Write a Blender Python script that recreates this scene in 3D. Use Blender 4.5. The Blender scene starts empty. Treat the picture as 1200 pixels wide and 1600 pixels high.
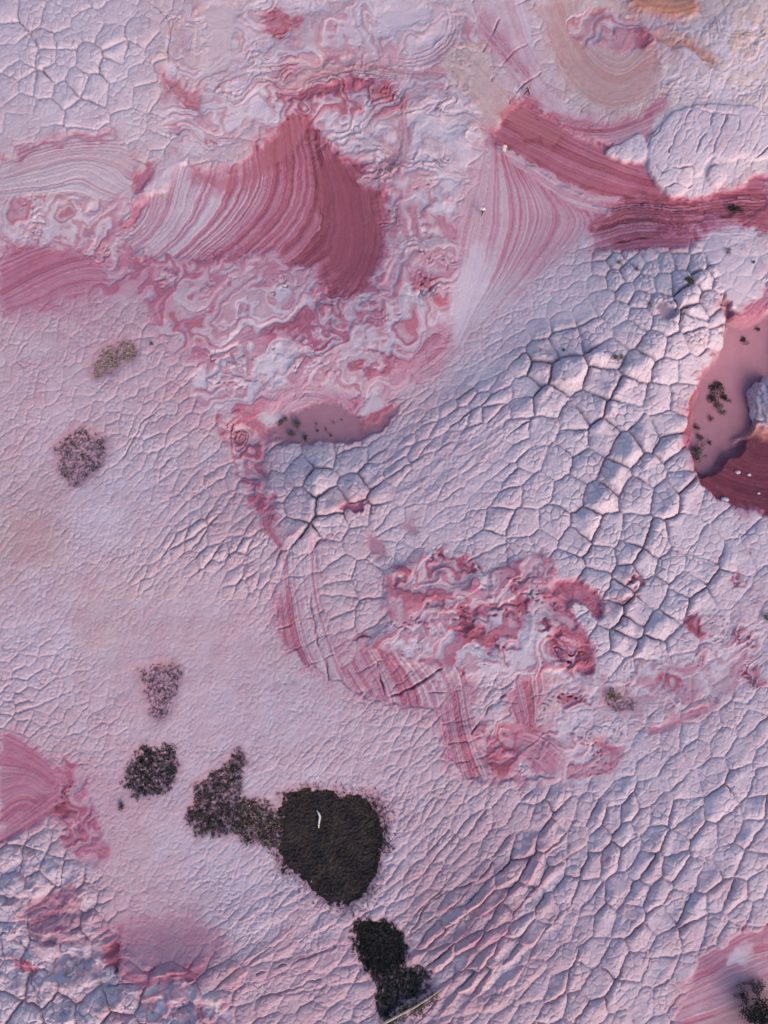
import bpy, math, random, time
import numpy as np
from mathutils import Vector
T0 = time.time()
f32 = np.float32
random.seed(7)
rng = np.random.default_rng(11)
sc = bpy.context.scene
col = sc.collection

# ------------------------------------------------------------------ camera
TILT, CAM_H, FPX = math.radians(14.0), 91.0, 1110.0     # drone looking almost straight down
cam_d = bpy.data.cameras.new('camera')
cam = bpy.data.objects.new('camera', cam_d); col.objects.link(cam)
cam.location = (0, 0, CAM_H); cam.rotation_euler = (TILT, 0, 0)
cam_d.sensor_fit = 'VERTICAL'; cam_d.sensor_height = 24.0; cam_d.lens = 24.0 * FPX / 1600.0
cam_d.clip_start = 0.5; cam_d.clip_end = 4000
sc.camera = cam
# ------------------------------------------------------------------ light
SUN_AZ, SUN_EL = math.radians(146), math.radians(27)    # compass azimuth from +Y clockwise
w = bpy.data.worlds.new('World'); sc.world = w; w.use_nodes = True
nt = w.node_tree
bg = nt.nodes['Background']; sky = nt.nodes.new('ShaderNodeTexSky')
sky.sky_type = 'NISHITA'; sky.sun_disc = False
sky.dust_density = 2.2; sky.sun_elevation = SUN_EL; sky.sun_rotation = SUN_AZ
nt.links.new(sky.outputs[0], bg.inputs[0]); bg.inputs[1].default_value = 0.15
sl = bpy.data.lights.new('sun', 'SUN'); sl.energy = 0.98; sl.angle = math.radians(32); sl.color = (1.0, 0.76, 0.64)
so = bpy.data.objects.new('sun', sl); col.objects.link(so)
sd = Vector((math.sin(SUN_AZ)*math.cos(SUN_EL), math.cos(SUN_AZ)*math.cos(SUN_EL), math.sin(SUN_EL)))
so.rotation_euler = sd.to_track_quat('Z', 'Y').to_euler()
so.location = (0, 0, 60)
vs_ = sc.view_settings
sc.display_settings.display_device = 'sRGB'
vs_.view_transform = 'Standard'; vs_.look = 'None'; vs_.gamma = 1.0; vs_.use_curve_mapping = False
vs_.exposure = 0.66

# ------------------------------------------------------------------ maths helpers
def up2(c, n0, n1):
    """bilinear upsample of array c sampled at (n0,n1) fractional indices"""
    i = np.clip(n0.astype(int), 0, c.shape[0]-2); j = np.clip(n1.astype(int), 0, c.shape[1]-2)
    a = (n0-i).astype(f32)[:, None]; b = (n1-j).astype(f32)[None, :]
    r0 = c[i]; r1 = c[i+1]
    c0 = r0[:, j]*(1-b)+r0[:, j+1]*b; c1 = r1[:, j]*(1-b)+r1[:, j+1]*b
    return (c0*(1-a)+c1*a).astype(f32)
PERM = {}
def perlin(x, y, seed=0):
    if seed not in PERM:
        r = np.random.default_rng(1000+seed); p = r.permutation(256)
        ang = r.random(256)*2*np.pi
        PERM[seed] = (np.concatenate([p, p]), np.cos(ang).astype(f32), np.sin(ang).astype(f32))
    p, gx, gy = PERM[seed]
    xf = np.floor(x); yf = np.floor(y)
    xi = xf.astype(np.int32) & 255; yi = yf.astype(np.int32) & 255
    fx = (x-xf).astype(f32); fy = (y-yf).astype(f32)
    u = fx*fx*fx*(fx*(fx*6-15)+10); v = fy*fy*fy*(fy*(fy*6-15)+10)
    x1 = (xi+1) & 255; y1 = (yi+1) & 255
    px = p[xi]; px1 = p[x1]
    def g(h, a, b): return gx[h]*a+gy[h]*b
    a = g(p[px+yi], fx, fy); b = g(p[px1+yi], fx-1, fy)
    c = g(p[px+y1], fx, fy-1); d = g(p[px1+y1], fx-1, fy-1)
    a += u*(b-a); c += u*(d-c); a += v*(c-a)
    return a*1.5
def fbm(x, y, o=4, seed=0, gain=.5):
    r = 0; amp = 1; n = 0
    for k in range(o):
        r = r+amp*perlin(x, y, seed+k); n += amp; amp *= gain; x = x*2.03+7.1; y = y*2.03+3.7
    return r/n
def ss(a, b, x):
    t = np.clip((x-a)/(b-a), 0, 1); return t*t*(3-2*t)
TAB = np.random.default_rng(5).random(4096).astype(f32)
def n1(s, off=0):
    s = s+off*97.3; i = np.floor(s); t = (s-i).astype(f32); i = i.astype(np.int32) & 4095
    t = t*t*(3-2*t)
    return TAB[i]*(1-t)+TAB[(i+1) & 4095]*t
def tps_fit(P, val, lam=1e-3):
    P = np.asarray(P, float)/100; n = len(P)
    d2 = ((P[:, None]-P[None])**2).sum(-1); K = .5*d2*np.log(d2+1e-9)+lam*np.eye(n)
    A = np.zeros((n+3, n+3)); A[:n, :n] = K; A[:n, n] = 1; A[:n, n+1:] = P; A[n, :n] = 1; A[n+1:, :n] = P.T
    return P, np.linalg.solve(A, np.concatenate([val, [0, 0, 0]]))
def tps_eval(fit, x, y):
    P, wt = fit; x = (x/100).astype(f32); y = (y/100).astype(f32); n = len(P)
    r = wt[n]+wt[n+1]*x+wt[n+2]*y
    for i in range(n):
        d2 = (x-P[i, 0])**2+(y-P[i, 1])**2
        r = r+f32(.5*wt[i])*d2*np.log(d2+f32(1e-9))
    return r.astype(f32)

# ------------------------------------------------------------------ the survey grid (u right, v down, in survey units of about 8 cm)
STEP = 1.3
def axis(a, b):
    core = np.arange(a, b+STEP, STEP); g = STEP*1.3**np.arange(1, 20); g = np.minimum(g, 110).cumsum()
    return np.concatenate([(core[0]-g)[::-1], core, core[-1]+g])
us = axis(-14, 1214); vs = axis(-14, 1614)
NU, NV = len(us), len(vs)
U, V = np.meshgrid(us.astype(f32), vs.astype(f32))
print('grid', NU, NV)
cx = np.arange(-1000, 2300, 12.0); cy = np.arange(-900, 2500, 12.0)
CU, CV = np.meshgrid(cx, cy)
iu = (us-cx[0])/12; iv = (vs-cy[0])/12
def coarse(c): return up2(c.astype(f32), iv, iu)

# base relief, metres
REL = [(0,0,1),(200,80,2),(450,60,1.5),(650,60,2.5),(760,150,2.5),(900,80,.5),(1000,30,3),(1060,8,5),(1150,60,7),(1195,120,5),(1100,180,2.4),(1150,240,1.6),(1050,280,.6),
(950,280,0),(850,220,1.2),(780,220,1.5),(1100,330,-1.8),(1180,360,-2),(990,330,-1.5),(800,350,-.5),(740,470,-2),(700,560,-2.5),(550,680,-2.8),(440,700,-3),
(1000,400,1.5),(1080,430,2.5),(1100,520,2.5),(960,560,1.8),(850,560,.5),(750,620,-.5),(600,740,-.3),(500,740,.3),
(1150,560,-4),(1130,700,-4.5),(1180,750,-4),(1060,760,.5),(900,850,0),(1000,1000,-.5),(1150,950,0),
(300,300,-.5),(500,300,-3),(560,400,-3),(420,360,-2.2),(250,350,-1),(620,300,0),(640,420,-.5),(100,260,.5),(100,430,-1),(300,480,-.5),(500,550,-.8),(620,560,-1),(350,650,-1.5),
(100,600,-1),(120,710,-1.6),(200,800,-1),(50,850,-1),(250,950,-1.8),(350,800,-.5),(240,1070,-2),(80,1080,-1.2),(420,1000,-1.8),(480,900,0),(560,940,.5),(700,950,1),(850,980,.8),(620,1060,0),(730,1150,-.2),(850,1150,-.3),(950,1100,-.3),
(515,1330,-3.2),(350,1260,-2.8),(235,1210,-2.5),(600,1490,-3.4),(640,1540,-3.4),(400,1450,-2.2),(450,1180,-2.2),(650,1300,-2),(750,1400,-1.6),(850,1330,-1.3),(700,1520,-1.9),(950,1350,-1.0),(1100,1250,-.3),(1000,1500,-1),(1150,1420,-1),(1150,1550,-2.5),
(60,1220,-1),(120,1380,-.5),(100,1540,1),(250,1560,.8),(250,1460,-2),(400,1570,-1.5)]
RA = np.array(REL, float)
base_c = .6*tps_eval(tps_fit(RA[:, :2], RA[:, 2], 2e-2), CU, CV)
fade = ss(1500, 750, np.hypot(CU-600, (CV-800)*.8))
BASE = coarse(np.clip(base_c, -6, 6)*fade-7.4*(1-ss(1400, 950, np.hypot(CU-600, (CV-800)*.8))))
def ground_xy(u, v, z):
    ru = (u-600)/FPX; rv = -(v-800)/FPX; c, s = math.cos(TILT), math.sin(TILT)
    dx, dy, dz = ru, rv*c+s, rv*s-c
    t = (z-CAM_H)/dz
    return dx*t, dy*t
PX, PY = ground_xy(U.astype(float), V.astype(float), BASE.astype(float))

# noise warps
W1 = fbm(U/26, V/26, 3, 20); W2 = fbm(U/26, V/26, 3, 30)
WB1 = fbm(U/90, V/90, 3, 40); WB2 = fbm(U/90, V/90, 3, 50)
N8 = perlin(U/7, V/7, 60); N4 = perlin(U/3.4, V/3.4, 61)
NF = fbm(U/40, V/40, 5, 62)

# ------------------------------------------------------------------ region masks
def win(u0, v0, u1, v1):
    a, b = np.searchsorted(us, [u0, u1]); c, d = np.searchsorted(vs, [v0, v1])
    return (slice(max(c-1, 0), min(d+1, NV)), slice(max(a-1, 0), min(b+1, NU)))
def P_(s): return [tuple(float(q) for q in t.split(',')) for t in s.split()]
def smooth_poly(p, closed=True, k=1):
    p = np.asarray(p, float)
    for _ in range(k):
        q = np.roll(p, -1, 0) if closed else p[1:]
        a = p if closed else p[:-1]
        n = np.empty((2*len(a), 2)); n[0::2] = a*.75+q*.25; n[1::2] = a*.25+q*.75
        if not closed: n = np.concatenate([p[:1], n, p[-1:]])
        p = n
    return p
def sdf(pts, pad=20, warp=4, wb=0):
    """signed distance (inside positive) to a closed outline whose edge wanders with noise"""
    p = smooth_poly(P_(pts) if isinstance(pts, str) else pts)
    s = win(p[:, 0].min()-pad, p[:, 1].min()-pad, p[:, 0].max()+pad, p[:, 1].max()+pad)
    x = U[s]+warp*(1.9*W1[s]+.22*N8E[s])+wb*WB1[s]; y = V[s]+warp*(1.9*W2[s]-.22*N8E[s])+wb*WB2[s]
    best = np.full(x.shape, 1e9, f32); ins = np.zeros(x.shape, bool)
    q = np.roll(p, -1, 0)
    for (x0, y0), (x1, y1) in zip(p, q):
        dx, dy = x1-x0, y1-y0; L = dx*dx+dy*dy+1e-9
        px = x-f32(x0); py = y-f32(y0)
        t = np.clip((px*f32(dx)+py*f32(dy))/f32(L), 0, 1)
        d = (px-t*f32(dx))**2+(py-t*f32(dy))**2
        np.minimum(best, d, out=best)
        if y1 != y0: ins ^= ((y0 > y) != (y1 > y)) & (px < py*f32(dx/dy))
    d = np.sqrt(best); return s, np.where(ins, d, -d)
def mask(pts, soft=5, warp=4, wb=0, pad=None):
    s, d = sdf(pts, soft+20 if pad is None else pad, warp, wb)
    return s, ss(-soft, soft, d)
def line_d(pts, pad=14, warp=2, wb=0):
    p = smooth_poly(P_(pts) if isinstance(pts, str) else pts, False, 2)
    s = win(p[:, 0].min()-pad, p[:, 1].min()-pad, p[:, 0].max()+pad, p[:, 1].max()+pad)
    x = U[s]+warp*W1[s]+wb*WB1[s]; y = V[s]+warp*W2[s]+wb*WB2[s]
    best = np.full(x.shape, 1e9, f32); side = np.zeros(x.shape, f32)
    for (x0, y0), (x1, y1) in zip(p[:-1], p[1:]):
        dx, dy = x1-x0, y1-y0; L = dx*dx+dy*dy+1e-9
        px = x-f32(x0); py = y-f32(y0)
        t = np.clip((px*f32(dx)+py*f32(dy))/f32(L), 0, 1)
        d = (px-t*f32(dx))**2+(py-t*f32(dy))**2
        m = d < best; best = np.where(m, d, best); side = np.where(m, np.sign(px*f32(dy)-py*f32(dx)), side)
    return s, np.sqrt(best), side

H = np.zeros_like(U)          # detail relief, metres
# ---- rock tint (iron content) and ochre: slow geological variation; top right ochre also paints in sunlight
TINT = [(50,50,.08,0),(150,100,.04,0),(120,180,.1,0),(300,80,.2,.25),(300,200,.2,.1),(500,50,.14,.2),(650,50,.1,0),(650,150,.14,.3),(720,80,.15,.4),(800,60,.12,.05),(900,60,.2,.3),(1050,60,.3,.5),(1150,50,.12,.7),(1150,120,.06,.6),(1100,160,.06,.35),(1100,220,.05,0),(100,280,.17,.3),(60,330,.3,0),(170,400,.42,0),(100,450,.5,0),(300,450,.42,0),(400,480,.42,0),(500,520,.42,0),(600,530,.4,0),(680,480,.36,0),(650,350,.3,0),(620,230,.18,0),(740,450,.1,0),(720,520,.14,0),(650,620,.26,0),(500,640,.4,0),(350,620,.4,0),(200,560,.3,0),(60,560,.27,0),(120,640,.24,0),(60,800,.3,.1),(40,840,.34,.45),(200,750,.18,0),(150,800,.12,0),(300,720,.22,0),(380,760,.32,0),(250,900,.24,.15),(150,960,.3,.25),(60,950,.26,0),(60,1010,.14,0),(100,1100,.26,0),(250,1000,.3,0),(350,970,.28,0),(400,1050,.26,0),(300,1120,.24,0),(430,1130,.2,0),(500,1150,.2,0),(600,1150,.26,0),(650,1250,.24,0),(200,1200,.3,0),(150,1250,.36,0),(300,1350,.16,0),(380,1400,.15,0),(250,1420,.32,0),(300,1480,.44,0),(200,1480,.42,0),(450,1500,.32,0),(600,1350,.22,0),(700,1400,.36,.15),(800,1350,.3,0),(780,1450,.38,.15),(900,1400,.2,0),(850,1500,.24,0),(1000,1300,.12,0),(1100,1300,.12,0),(1100,1200,.1,0),(1000,1450,.18,0),(1150,1400,.16,0),(1000,800,.03,0),(900,700,.04,0),(1000,600,.05,0),(1050,450,.05,0),(850,500,.1,0),(750,600,.1,0),(700,700,.15,0),(600,700,.14,0),(650,780,.16,0),(700,830,.14,0),(500,720,.08,.03),(450,800,.2,.03),(550,850,.2,.03),(1050,950,.04,0),(1150,850,.06,0),(1150,950,.14,0),(1100,1000,.14,0),(950,1050,.08,0),(900,1100,.15,0),(1100,1100,.18,0),(1000,1150,.12,0),(600,1050,.35,0),(100,1560,.1,0),(50,1400,.14,0)]
TN = np.array(TINT, float)
wsum = 0; ti = 0; tt = 0
CUw = CU+30*fbm(CU/70, CV/70, 3, 70); CVw = CV+30*fbm(CU/70, CV/70, 3, 75)
for (a, b, c, d) in TN:
    g = 1/(((CUw-a)**2+(CVw-b)**2)+1500)**2
    wsum = wsum+g; ti = ti+g*c; tt = tt+g*d
IRON = coarse(ti/wsum*(.78))+.08*NF+.03*N8
TAN = np.clip(coarse(tt/wsum)+.12*WB1, 0, 1)
CRUST = np.zeros_like(U)      # dark living soil crust
SANDM = np.zeros_like(U)      # loose sand
BED = np.zeros_like(U); BEDA = np.zeros_like(U)   # bedding coordinate and how strongly thin beds show
NET = np.ones_like(U)         # how strongly the polygon cracks show
RID = np.zeros(U.shape, np.int16)   # which piece of the setting a point belongs to

# ---- pattern fields
def terrace(f, n, sharp=.25):
    t = f*n; i = np.floor(t); fr = t-i
    return i+ss(.5-sharp, .5+sharp, fr), fr
qx = U+70*WB1+14*W1; qy = V+60*WB2+14*W2
ra_, rb_ = qx*.80-qy*.60, qx*.60+qy*.80
SW = fbm(ra_/190+3, rb_/80, 3, 80, .36)                 # contorted bedding: the beds are level lines of a folded field
SW2 = fbm((U+40*WB2+20*W1)/46+9, (V-36*WB1+20*W2)/38, 2, 90, .4)
SWL = fbm(qx/185+5, qy/92, 3, 180, .34)                # the great folds of the upper part
TER, FR = terrace(SW, 17, .3); TER2, FR2 = terrace(SW2, 11, .3)
CRE = np.abs(fbm((U+44*WB1+14*W2)/52, (V+44*WB2+14*W1)/36, 3, 100, .5))   # creases
CREM = ss(.0, .30, perlin(U/42, V/42, 105))
CALM = ss(.16, -.14, fbm((U+30*WB2)/75, (V+30*WB1)/60, 2, 107))
CRM = fbm((U+9*W1)/15, (V+9*W2)/12, 3, 110, .5)
LUMP = fbm((U+16*W1)/44, (V+16*W2)/36, 2, 115, .5)
PIT = perlin((U+5*W1)/6.5, (V+5*W2)/5, 120); PITM = ss(.0, .35, perlin(U/38, V/38, 121))
N8E = N8*1.6+N4*.7
H += .10*NF+.015*N8+.008*N4

VS = np.clip(.25+3.2*np.abs(fbm(U/60, V/60, 2, 170))**1.2*2, .3, 2.6)   # how sharply one bed gives way to the next
def contort(pts, amt=1, iron=.35, contrast=.5, soft=8, crumble=.4, net=.1, step=.13, wb=8, tan=None, lift=0, big=0):
    s, m = mask(pts, soft, 6, wb, soft+26)
    F_ = SWL[s] if big else SW[s]; kf = 1.9 if big else 1.0
    band = .50*n1(F_*8*kf, 1)+.30*n1(F_*21*kf, 7)+.20*n1(F_*64*kf, 8); band2 = .62*n1(SW2[s]*6, 2)+.38*n1(SW2[s]*17, 9)
    cm = 1-.85*CALM[s]
    k = ss(-.45, -.30, WB1[s]+.3*W2[s]) if big else ss(-.26, -.12, WB1[s]+.3*W2[s]); pat = band*k+band2*(1-k)
    ter = TER[s]*k+TER2[s]*(1-k)
    tone = np.clip(iron+contrast*(pat-.5)*2.0+cm*.05*CRM[s]+.12*LUMP[s], .0, .9)
    IRON[s] = IRON[s]*(1-m*amt)+tone*m*amt
    if tan is not None: TAN[s] = TAN[s]*(1-m)+tan*m*ss(.3, .8, pat)
    cre = ss(.055, .0, CRE[s])*CREM[s]
    b_ = BED[s]; b_[m > .4] = (F_*70*kf+(1-k)*SW2[s]*45)[m > .4]; BEDA[s] = BEDA[s]*(1-m)+m*.30*contrast
    h = step*ter*.16+step*2.2*(pat-.5)*(.35+.65*cm)+step*.9*LUMP[s]-.17*cre*cm+crumble*.06*CRM[s]*cm-crumble*.24*ss(.22, .5, PIT[s])*PITM[s]*cm
    H[s] += m*amt*h+lift*m
    NET[s] *= 1-m*(1-net)
    return s, m

def strata(pts, lines, freq, lo, hi, soft=4, relief=.08, warp=3, sharp=1.0, net=0, wob=.02, step=0, rid=0, mix=1.0, trend=None, off=0, tan=0, fine=1, halo=1):
    """rock whose beds crop out along the given lines; bands of iron between lo and hi"""
    s, d = sdf(pts, soft*2+24, warp*1.4)
    sf = soft*VS[s]; m = ss(-sf, sf, d)*mix
    hal = hi*halo*np.exp(np.minimum(d, 0)/9)*(d < 0)*np.clip(.5+1.5*W1[s], 0, 1); IRON[s] += hal*.45
    P, val = [], []
    for i, L in enumerate(lines):
        q = smooth_poly(P_(L), False, 1)
        for p in q: P.append(p); val.append(float(i))
    P = np.array(P)+rng.normal(0, .01, (len(P), 2))
    f = tps_eval(tps_fit(P, np.array(val), 3e-2), U[s], V[s])+wob*W1[s]*3+wob*N8[s]*.5
    f = f+.06*WB1[s]; a = n1(f*freq, off+3); b = n1(f*freq*2.7, off+4); c = n1(f*freq*6.1, off+5); e = n1(f*freq*13, off+6)
    t = .36*a+.30*b+fine*.22*c+fine*.12*e; t = np.clip((t-.5)*1.9*sharp+.5+.25*W2[s]*(c-.5)*2, 0, 1)
    tone = lo+(hi-lo)*t; b_ = BED[s]; b_[m > .4] = (f*freq*9+off*7)[m > .4]; BEDA[s] = BEDA[s]*(1-m)+m*.42*(hi-lo)*fine
    if trend is not None: tone = tone+trend(U[s], V[s], f)
    tone = tone+.05*NF[s]+.025*N8[s]
    IRON[s] = IRON[s]*(1-m)+tone*m
    TAN[s] = TAN[s]*(1-m)+tan*m
    H[s] += m*(relief*(1-t)*1.2-relief*.6)+step*ss(-soft, soft, d)
    NET[s] *= 1-m*(1-net)
    if rid:
        r = RID[s]; r[d > 0] = rid
    return s, d, m

def flat_patch(pts, iron, soft=5, drop=0, tan=0, sand=0, warp=4, net=0, rid=0, keep=0, wb=0):
    s, d = sdf(pts, soft*2+22, warp*1.6, wb); sf = soft*VS[s]; m = ss(-sf, sf, d)
    if iron > .45: IRON[s] += .5*iron*np.exp(np.minimum(d, 0)/7)*(d < 0)*np.clip(.5+1.5*W1[s], 0, 1)
    IRON[s] = IRON[s]*(1-m*(1-keep))+(iron+.05*NF[s])*m*(1-keep)
    TAN[s] = TAN[s]*(1-m)+tan*m; SANDM[s] = np.maximum(SANDM[s], sand*m)
    H[s] = H[s]*(1-.55*m*(1-keep))-drop*.7*m
    BEDA[s] *= 1-m*(1-keep)
    NET[s] *= 1-m*(1-net)
    if rid:
        r = RID[s]; r[d > 0] = rid
    return s, m
def groove(pts, width=1.6, depth=.4, warp=6, wb=0, scarp=0):
    s, d, side = line_d(pts, 16, warp, wb)
    H[s] -= depth*np.exp(-(d/(width*.8))**2)*np.clip(.75+1.3*perlin(U[s]/24, V[s]/24, 160)+.5*W2[s], .08, 1.3)
    if scarp: H[s] += scarp*side*np.exp(-d/9)*(1-np.exp(-d/1.5))
# ================================================================== LAYOUT OF THE ROCK
# ---- contorted bedding, top and middle
contort('255,0 560,0 720,0 760,60 730,110 750,190 730,260 700,330 690,420 700,470 640,480 600,430 590,300 500,230 420,180 330,250 290,240 250,190 260,100', 1, .17, .30, 10, .45, .05, .12, tan=.12, big=1)
contort('420,90 560,80 620,130 640,180 560,190 470,180 400,170', .9, .40, .6, 12, .25, .05, .16, big=1)
contort('640,150 720,140 760,190 730,250 660,270 630,220', .8, .10, .22, 10, .3, .05, .2, big=1)
contort('520,190 600,180 640,250 600,300 560,260 510,230', .9, .12, .3, 8, .25, .05, .18, big=1)
contort('600,290 690,280 720,340 715,430 700,470 620,470 590,420 600,350', .9, .28, .45, 10, .6, .05, .12)
contort('0,315 80,300 160,300 210,330 240,390 200,440 100,380 0,400', 1, .28, .4, 12, .8, .05, .08)
contort('130,400 240,390 330,380 420,400 480,420 420,480 380,560 300,560 230,540 240,470 160,470', 1, .42, .42, 16, .3, .05, .1)
contort('380,470 430,430 520,450 590,430 700,430 705,490 690,560 640,610 560,640 420,640 360,600 350,520', 1, .38, .5, 12, .5, .05, .12)
contort('300,590 340,540 380,500 450,500 470,560 430,640 380,670 330,650 305,625', 1, .22, .45, 8, 1.0, .05, .12)
contort('420,490 480,470 530,480 560,520 520,560 460,560 410,540', .7, .42, .6, 8, .3, .05, .16)
contort('330,640 380,650 420,690 410,740 430,800 440,860 410,820 385,770 360,700', 1, .5, .6, 8, .5, .1, .15, big=1)
contort('300,0 380,0 420,60 420,150 380,180 330,150 270,160 300,100', .8, .2, .3, 8, .9, .05, .05, tan=.2, big=1)
# ---- central broken rock
contort('590,900 620,880 690,850 740,880 760,890 850,860 870,890 860,930 920,1000 930,1040 870,1060 760,1050 700,1060 560,1010 610,970', 1, .27, .5, 10, .8, .05, .13, lift=.3)
contort('600,890 680,860 735,880 740,930 690,960 620,950', .8, .5, .55, 8, .5, .05, .16)
contort('700,940 790,930 850,960 830,1020 730,1010 690,980', .6, .35, .6, 8, 1., .05, .14)
contort('820,1050 940,1040 1000,1080 1010,1150 940,1180 870,1180 840,1120', .8, .16, .3, 12, .8, .35, .1)
contort('960,1020 1060,1030 1200,980 1200,1060 1120,1090 1030,1120 990,1090', .85, .22, .45, 14, .55, .25, .1)
contort('1080,950 1130,940 1200,900 1200,1000 1120,1020 1085,1000', .7, .16, .3, 12, .6, .4, .08)
contort('840,860 870,880 850,930 800,930 800,890', .8, .42, .4, 8, .9, .1, .08)
contort('700,1130 800,1120 880,1150 960,1170 980,1210 900,1230 740,1225', .8, .36, .5, 14, .5, .2, .12)
# ---- bottom left knobs
contort('0,1310 80,1330 150,1400 150,1470 190,1480 180,1530 330,1540 360,1600 0,1600', .75, .16, .28, 10, .35, .95, .12)
contort('90,1180 140,1200 140,1260 170,1320 165,1350 110,1345 85,1290', 1, .55, .4, 8, .7, .1, .1)
# ---- top right cream rock, warm sunlight painted into its tan
contort('1000,20 1080,40 1215,-10 1215,160 1100,165 1040,145 1010,90', .85, .08, .16, 18, .6, .7, .16, tan=.55, big=1)

# ---- left pale bedded slope below the top left cells
strata('0,255 40,230 90,225 150,215 185,215 215,255 205,290 160,310 100,308 50,302 0,315', ['0,270 60,245 130,232 190,235','0,282 70,262 130,250 180,262 195,285','0,296 80,290 130,268 150,290 185,300','0,312 70,305 110,298 150,310 190,330'], 7, .03, .36, 7, .12, 4, 1, tan=.12)
strata('10,250 35,225 110,212 178,205 180,218 110,222 60,228 30,250', ['10,250 40,222 110,210 180,205','10,258 40,232 110,220 180,215'], 2.6, .2, .75, 5, .06, 7, step=-.08)
strata('0,385 70,385 130,400 170,420 150,450 110,460 60,478 30,485 0,492', ['0,430 60,400 120,385 170,380','0,455 60,420 120,398 190,395','0,475 60,445 120,420 190,420','0,492 60,480 110,452 170,445'], 4.5, .42, .8, 5, .07, 3)
# ---- the large red bowl
RB = '296,262 318,272 345,265 372,262 390,245 408,222 432,198 468,178 487,178 496,202 508,228 530,240 548,250 570,268 582,288 604,300 600,330 598,366 593,402 578,436 552,460 528,460 505,440 470,415 430,398 380,398 330,400 290,402 240,398 205,388 196,360 215,330 230,300 245,285 262,250 285,240'
def bowl_trend(u, v, f):
    return .36*ss(2.2, 5.2, f)-.06*ss(2.5, .5, f)+.10*ss(330, 230, v)*ss(1.5, 4, f)
strata(RB, ['250,286 240,330 222,360 200,374','284,284 272,330 250,364 222,388','330,286 312,335 282,372 252,398','388,280 372,325 336,365 292,402','424,240 428,285 412,325 378,366 330,400','455,192 464,260 458,310 434,352 384,398','484,180 500,260 502,320 482,372 440,408','508,230 540,300 550,370 542,420 500,440','572,266 594,320 596,380 572,445'],
       8.5, .05, .64, 7, .07, 6, 1.2, step=-.15, rid=1, trend=bowl_trend, wob=.025)
flat_patch('500,240 530,246 570,270 600,302 597,366 590,402 575,436 545,455 520,440 505,400 512,350 500,300', .93, 16, .0, keep=.15)
flat_patch('300,266 345,270 378,264 408,232 430,200 480,180 488,200 440,250 400,285 350,300 315,290', .80, 9, .1, tan=.10, keep=.35)
flat_patch('262,250 292,240 268,290 228,305 214,326 205,310 235,285', .06, 7, -.4, net=.6)
strata('248,120 262,112 300,140 312,152 308,172 296,174 272,150', ['246,105 275,150 300,180','262,110 290,140 312,165'], 3, .35, .8, 7, .06, 7, tan=.15, step=-.12)
strata('205,295 222,258 236,250 240,268 222,292', ['206,300 220,260 238,250','214,302 232,275 242,255'], 4, .35, .8, 6, .06, 7, step=-.12)
strata('198,338 215,318 230,305 232,320 215,345', ['195,340 215,316 232,304','205,350 222,330 236,315'], 3, .35, .8, 6, .05, 7, step=-.1)
# rims and slabs round the bowl
for pp, ir in (('415,12 440,18 470,32 462,48 430,55 405,45', .78), ('440,118 462,122 464,145 446,150', .68), ('270,185 282,192 278,215 268,205', .6), ('325,215 345,225 340,255 315,235', .5), ('590,118 606,122 612,145 600,158 590,140', .8)):
    contort(' '.join(pp.split()), .95, ir-.08, .35, 6, .5, .1, .1, wb=10)
strata('470,135 520,128 582,122 585,134 530,142 490,152 465,158', ['460,150 520,130 590,120','465,160 520,142 590,135'], 3, .55, .85, 4, .08, step=-.2)
strata('440,130 480,100 560,80 600,92 660,105 700,112 690,124 620,120 560,118 500,128 455,150', ['430,140 480,98 560,76 640,88 710,105','436,148 490,112 560,95 640,105 700,115','450,155 500,128 560,118 640,122 700,126'], 4, .15, .55, 6, .08, 5, tan=.25, step=-.1)
flat_patch('590,5 650,0 690,20 640,50 600,62 580,40', .05, 14, .3)
flat_patch('650,55 690,35 712,12 725,22 705,60 660,80', .06, 8, .3, net=.2)
strata('690,0 720,20 722,60 690,100 640,120 600,100 650,88 690,70 705,40', ['700,0 715,30 700,70 650,98 600,92','716,0 730,30 716,78 668,112 600,108','736,0 748,40 730,90 690,125 620,125'], 5, .02, .40, 6, .28, 5)
flat_patch('318,8 372,0 372,55 360,110 325,118 300,90 305,40', .14, 12, .2, tan=.25, net=.25)
strata('622,172 634,162 640,240 626,268 596,298 574,296 556,278 590,262 618,225', ['618,168 625,215 600,255 560,272','630,165 634,230 615,270 575,290','640,165 645,240 625,285 585,305'], 3.4, .2, .55, 4, .12, 4, tan=.15)

# ---- tan shoulder and the upper arcs
strata('690,90 740,60 760,100 790,140 800,170 780,200 768,205 740,160 700,120', ['700,80 745,120 790,160','690,100 740,145 775,205','720,60 765,100 805,150'], 6, .12, .34, 7, .05, 3, tan=.5)
strata('740,10 790,0 830,0 830,80 850,130 880,165 940,192 890,190 850,172 820,150 800,120 770,80', ['760,20 790,90 830,145 880,180 945,195','790,0 815,80 850,140 900,172 950,182','750,40 775,95 815,150 870,188 940,205'], 5, .03, .34, 7, .04, 3)
strata('748,20 770,40 800,75 832,118 826,128 795,100 765,65 745,40', ['745,20 790,68 835,125','742,34 785,85 825,135'], 5, .1, .75, 5, .04)
strata('800,152 826,150 850,172 890,190 950,196 1000,178 1036,152 1044,165 1005,200 1030,205 1000,225 950,225 900,212 850,190', ['800,150 850,175 900,192 960,192 1040,150','800,158 850,184 900,202 960,204 1045,165','805,165 850,194 905,214 960,218 1045,180'], 5, .18, .88, 6, .06, 4, rid=3)
TB = '842,0 975,0 985,30 1012,60 1035,110 1010,160 960,176 920,165 892,135 866,85 850,40'
strata(TB, ['845,0 868,70 905,130 955,160 1010,140','860,0 885,60 920,115 965,142 1010,110','885,0 900,45 935,95 975,110 1000,80','835,0 855,80 895,148 950,178 1030,150'], 4, .20, .52, 9, .06, 3, tan=.62, trend=lambda u, v, f: -.12*ss(2.1, 2.9, f))
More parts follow.
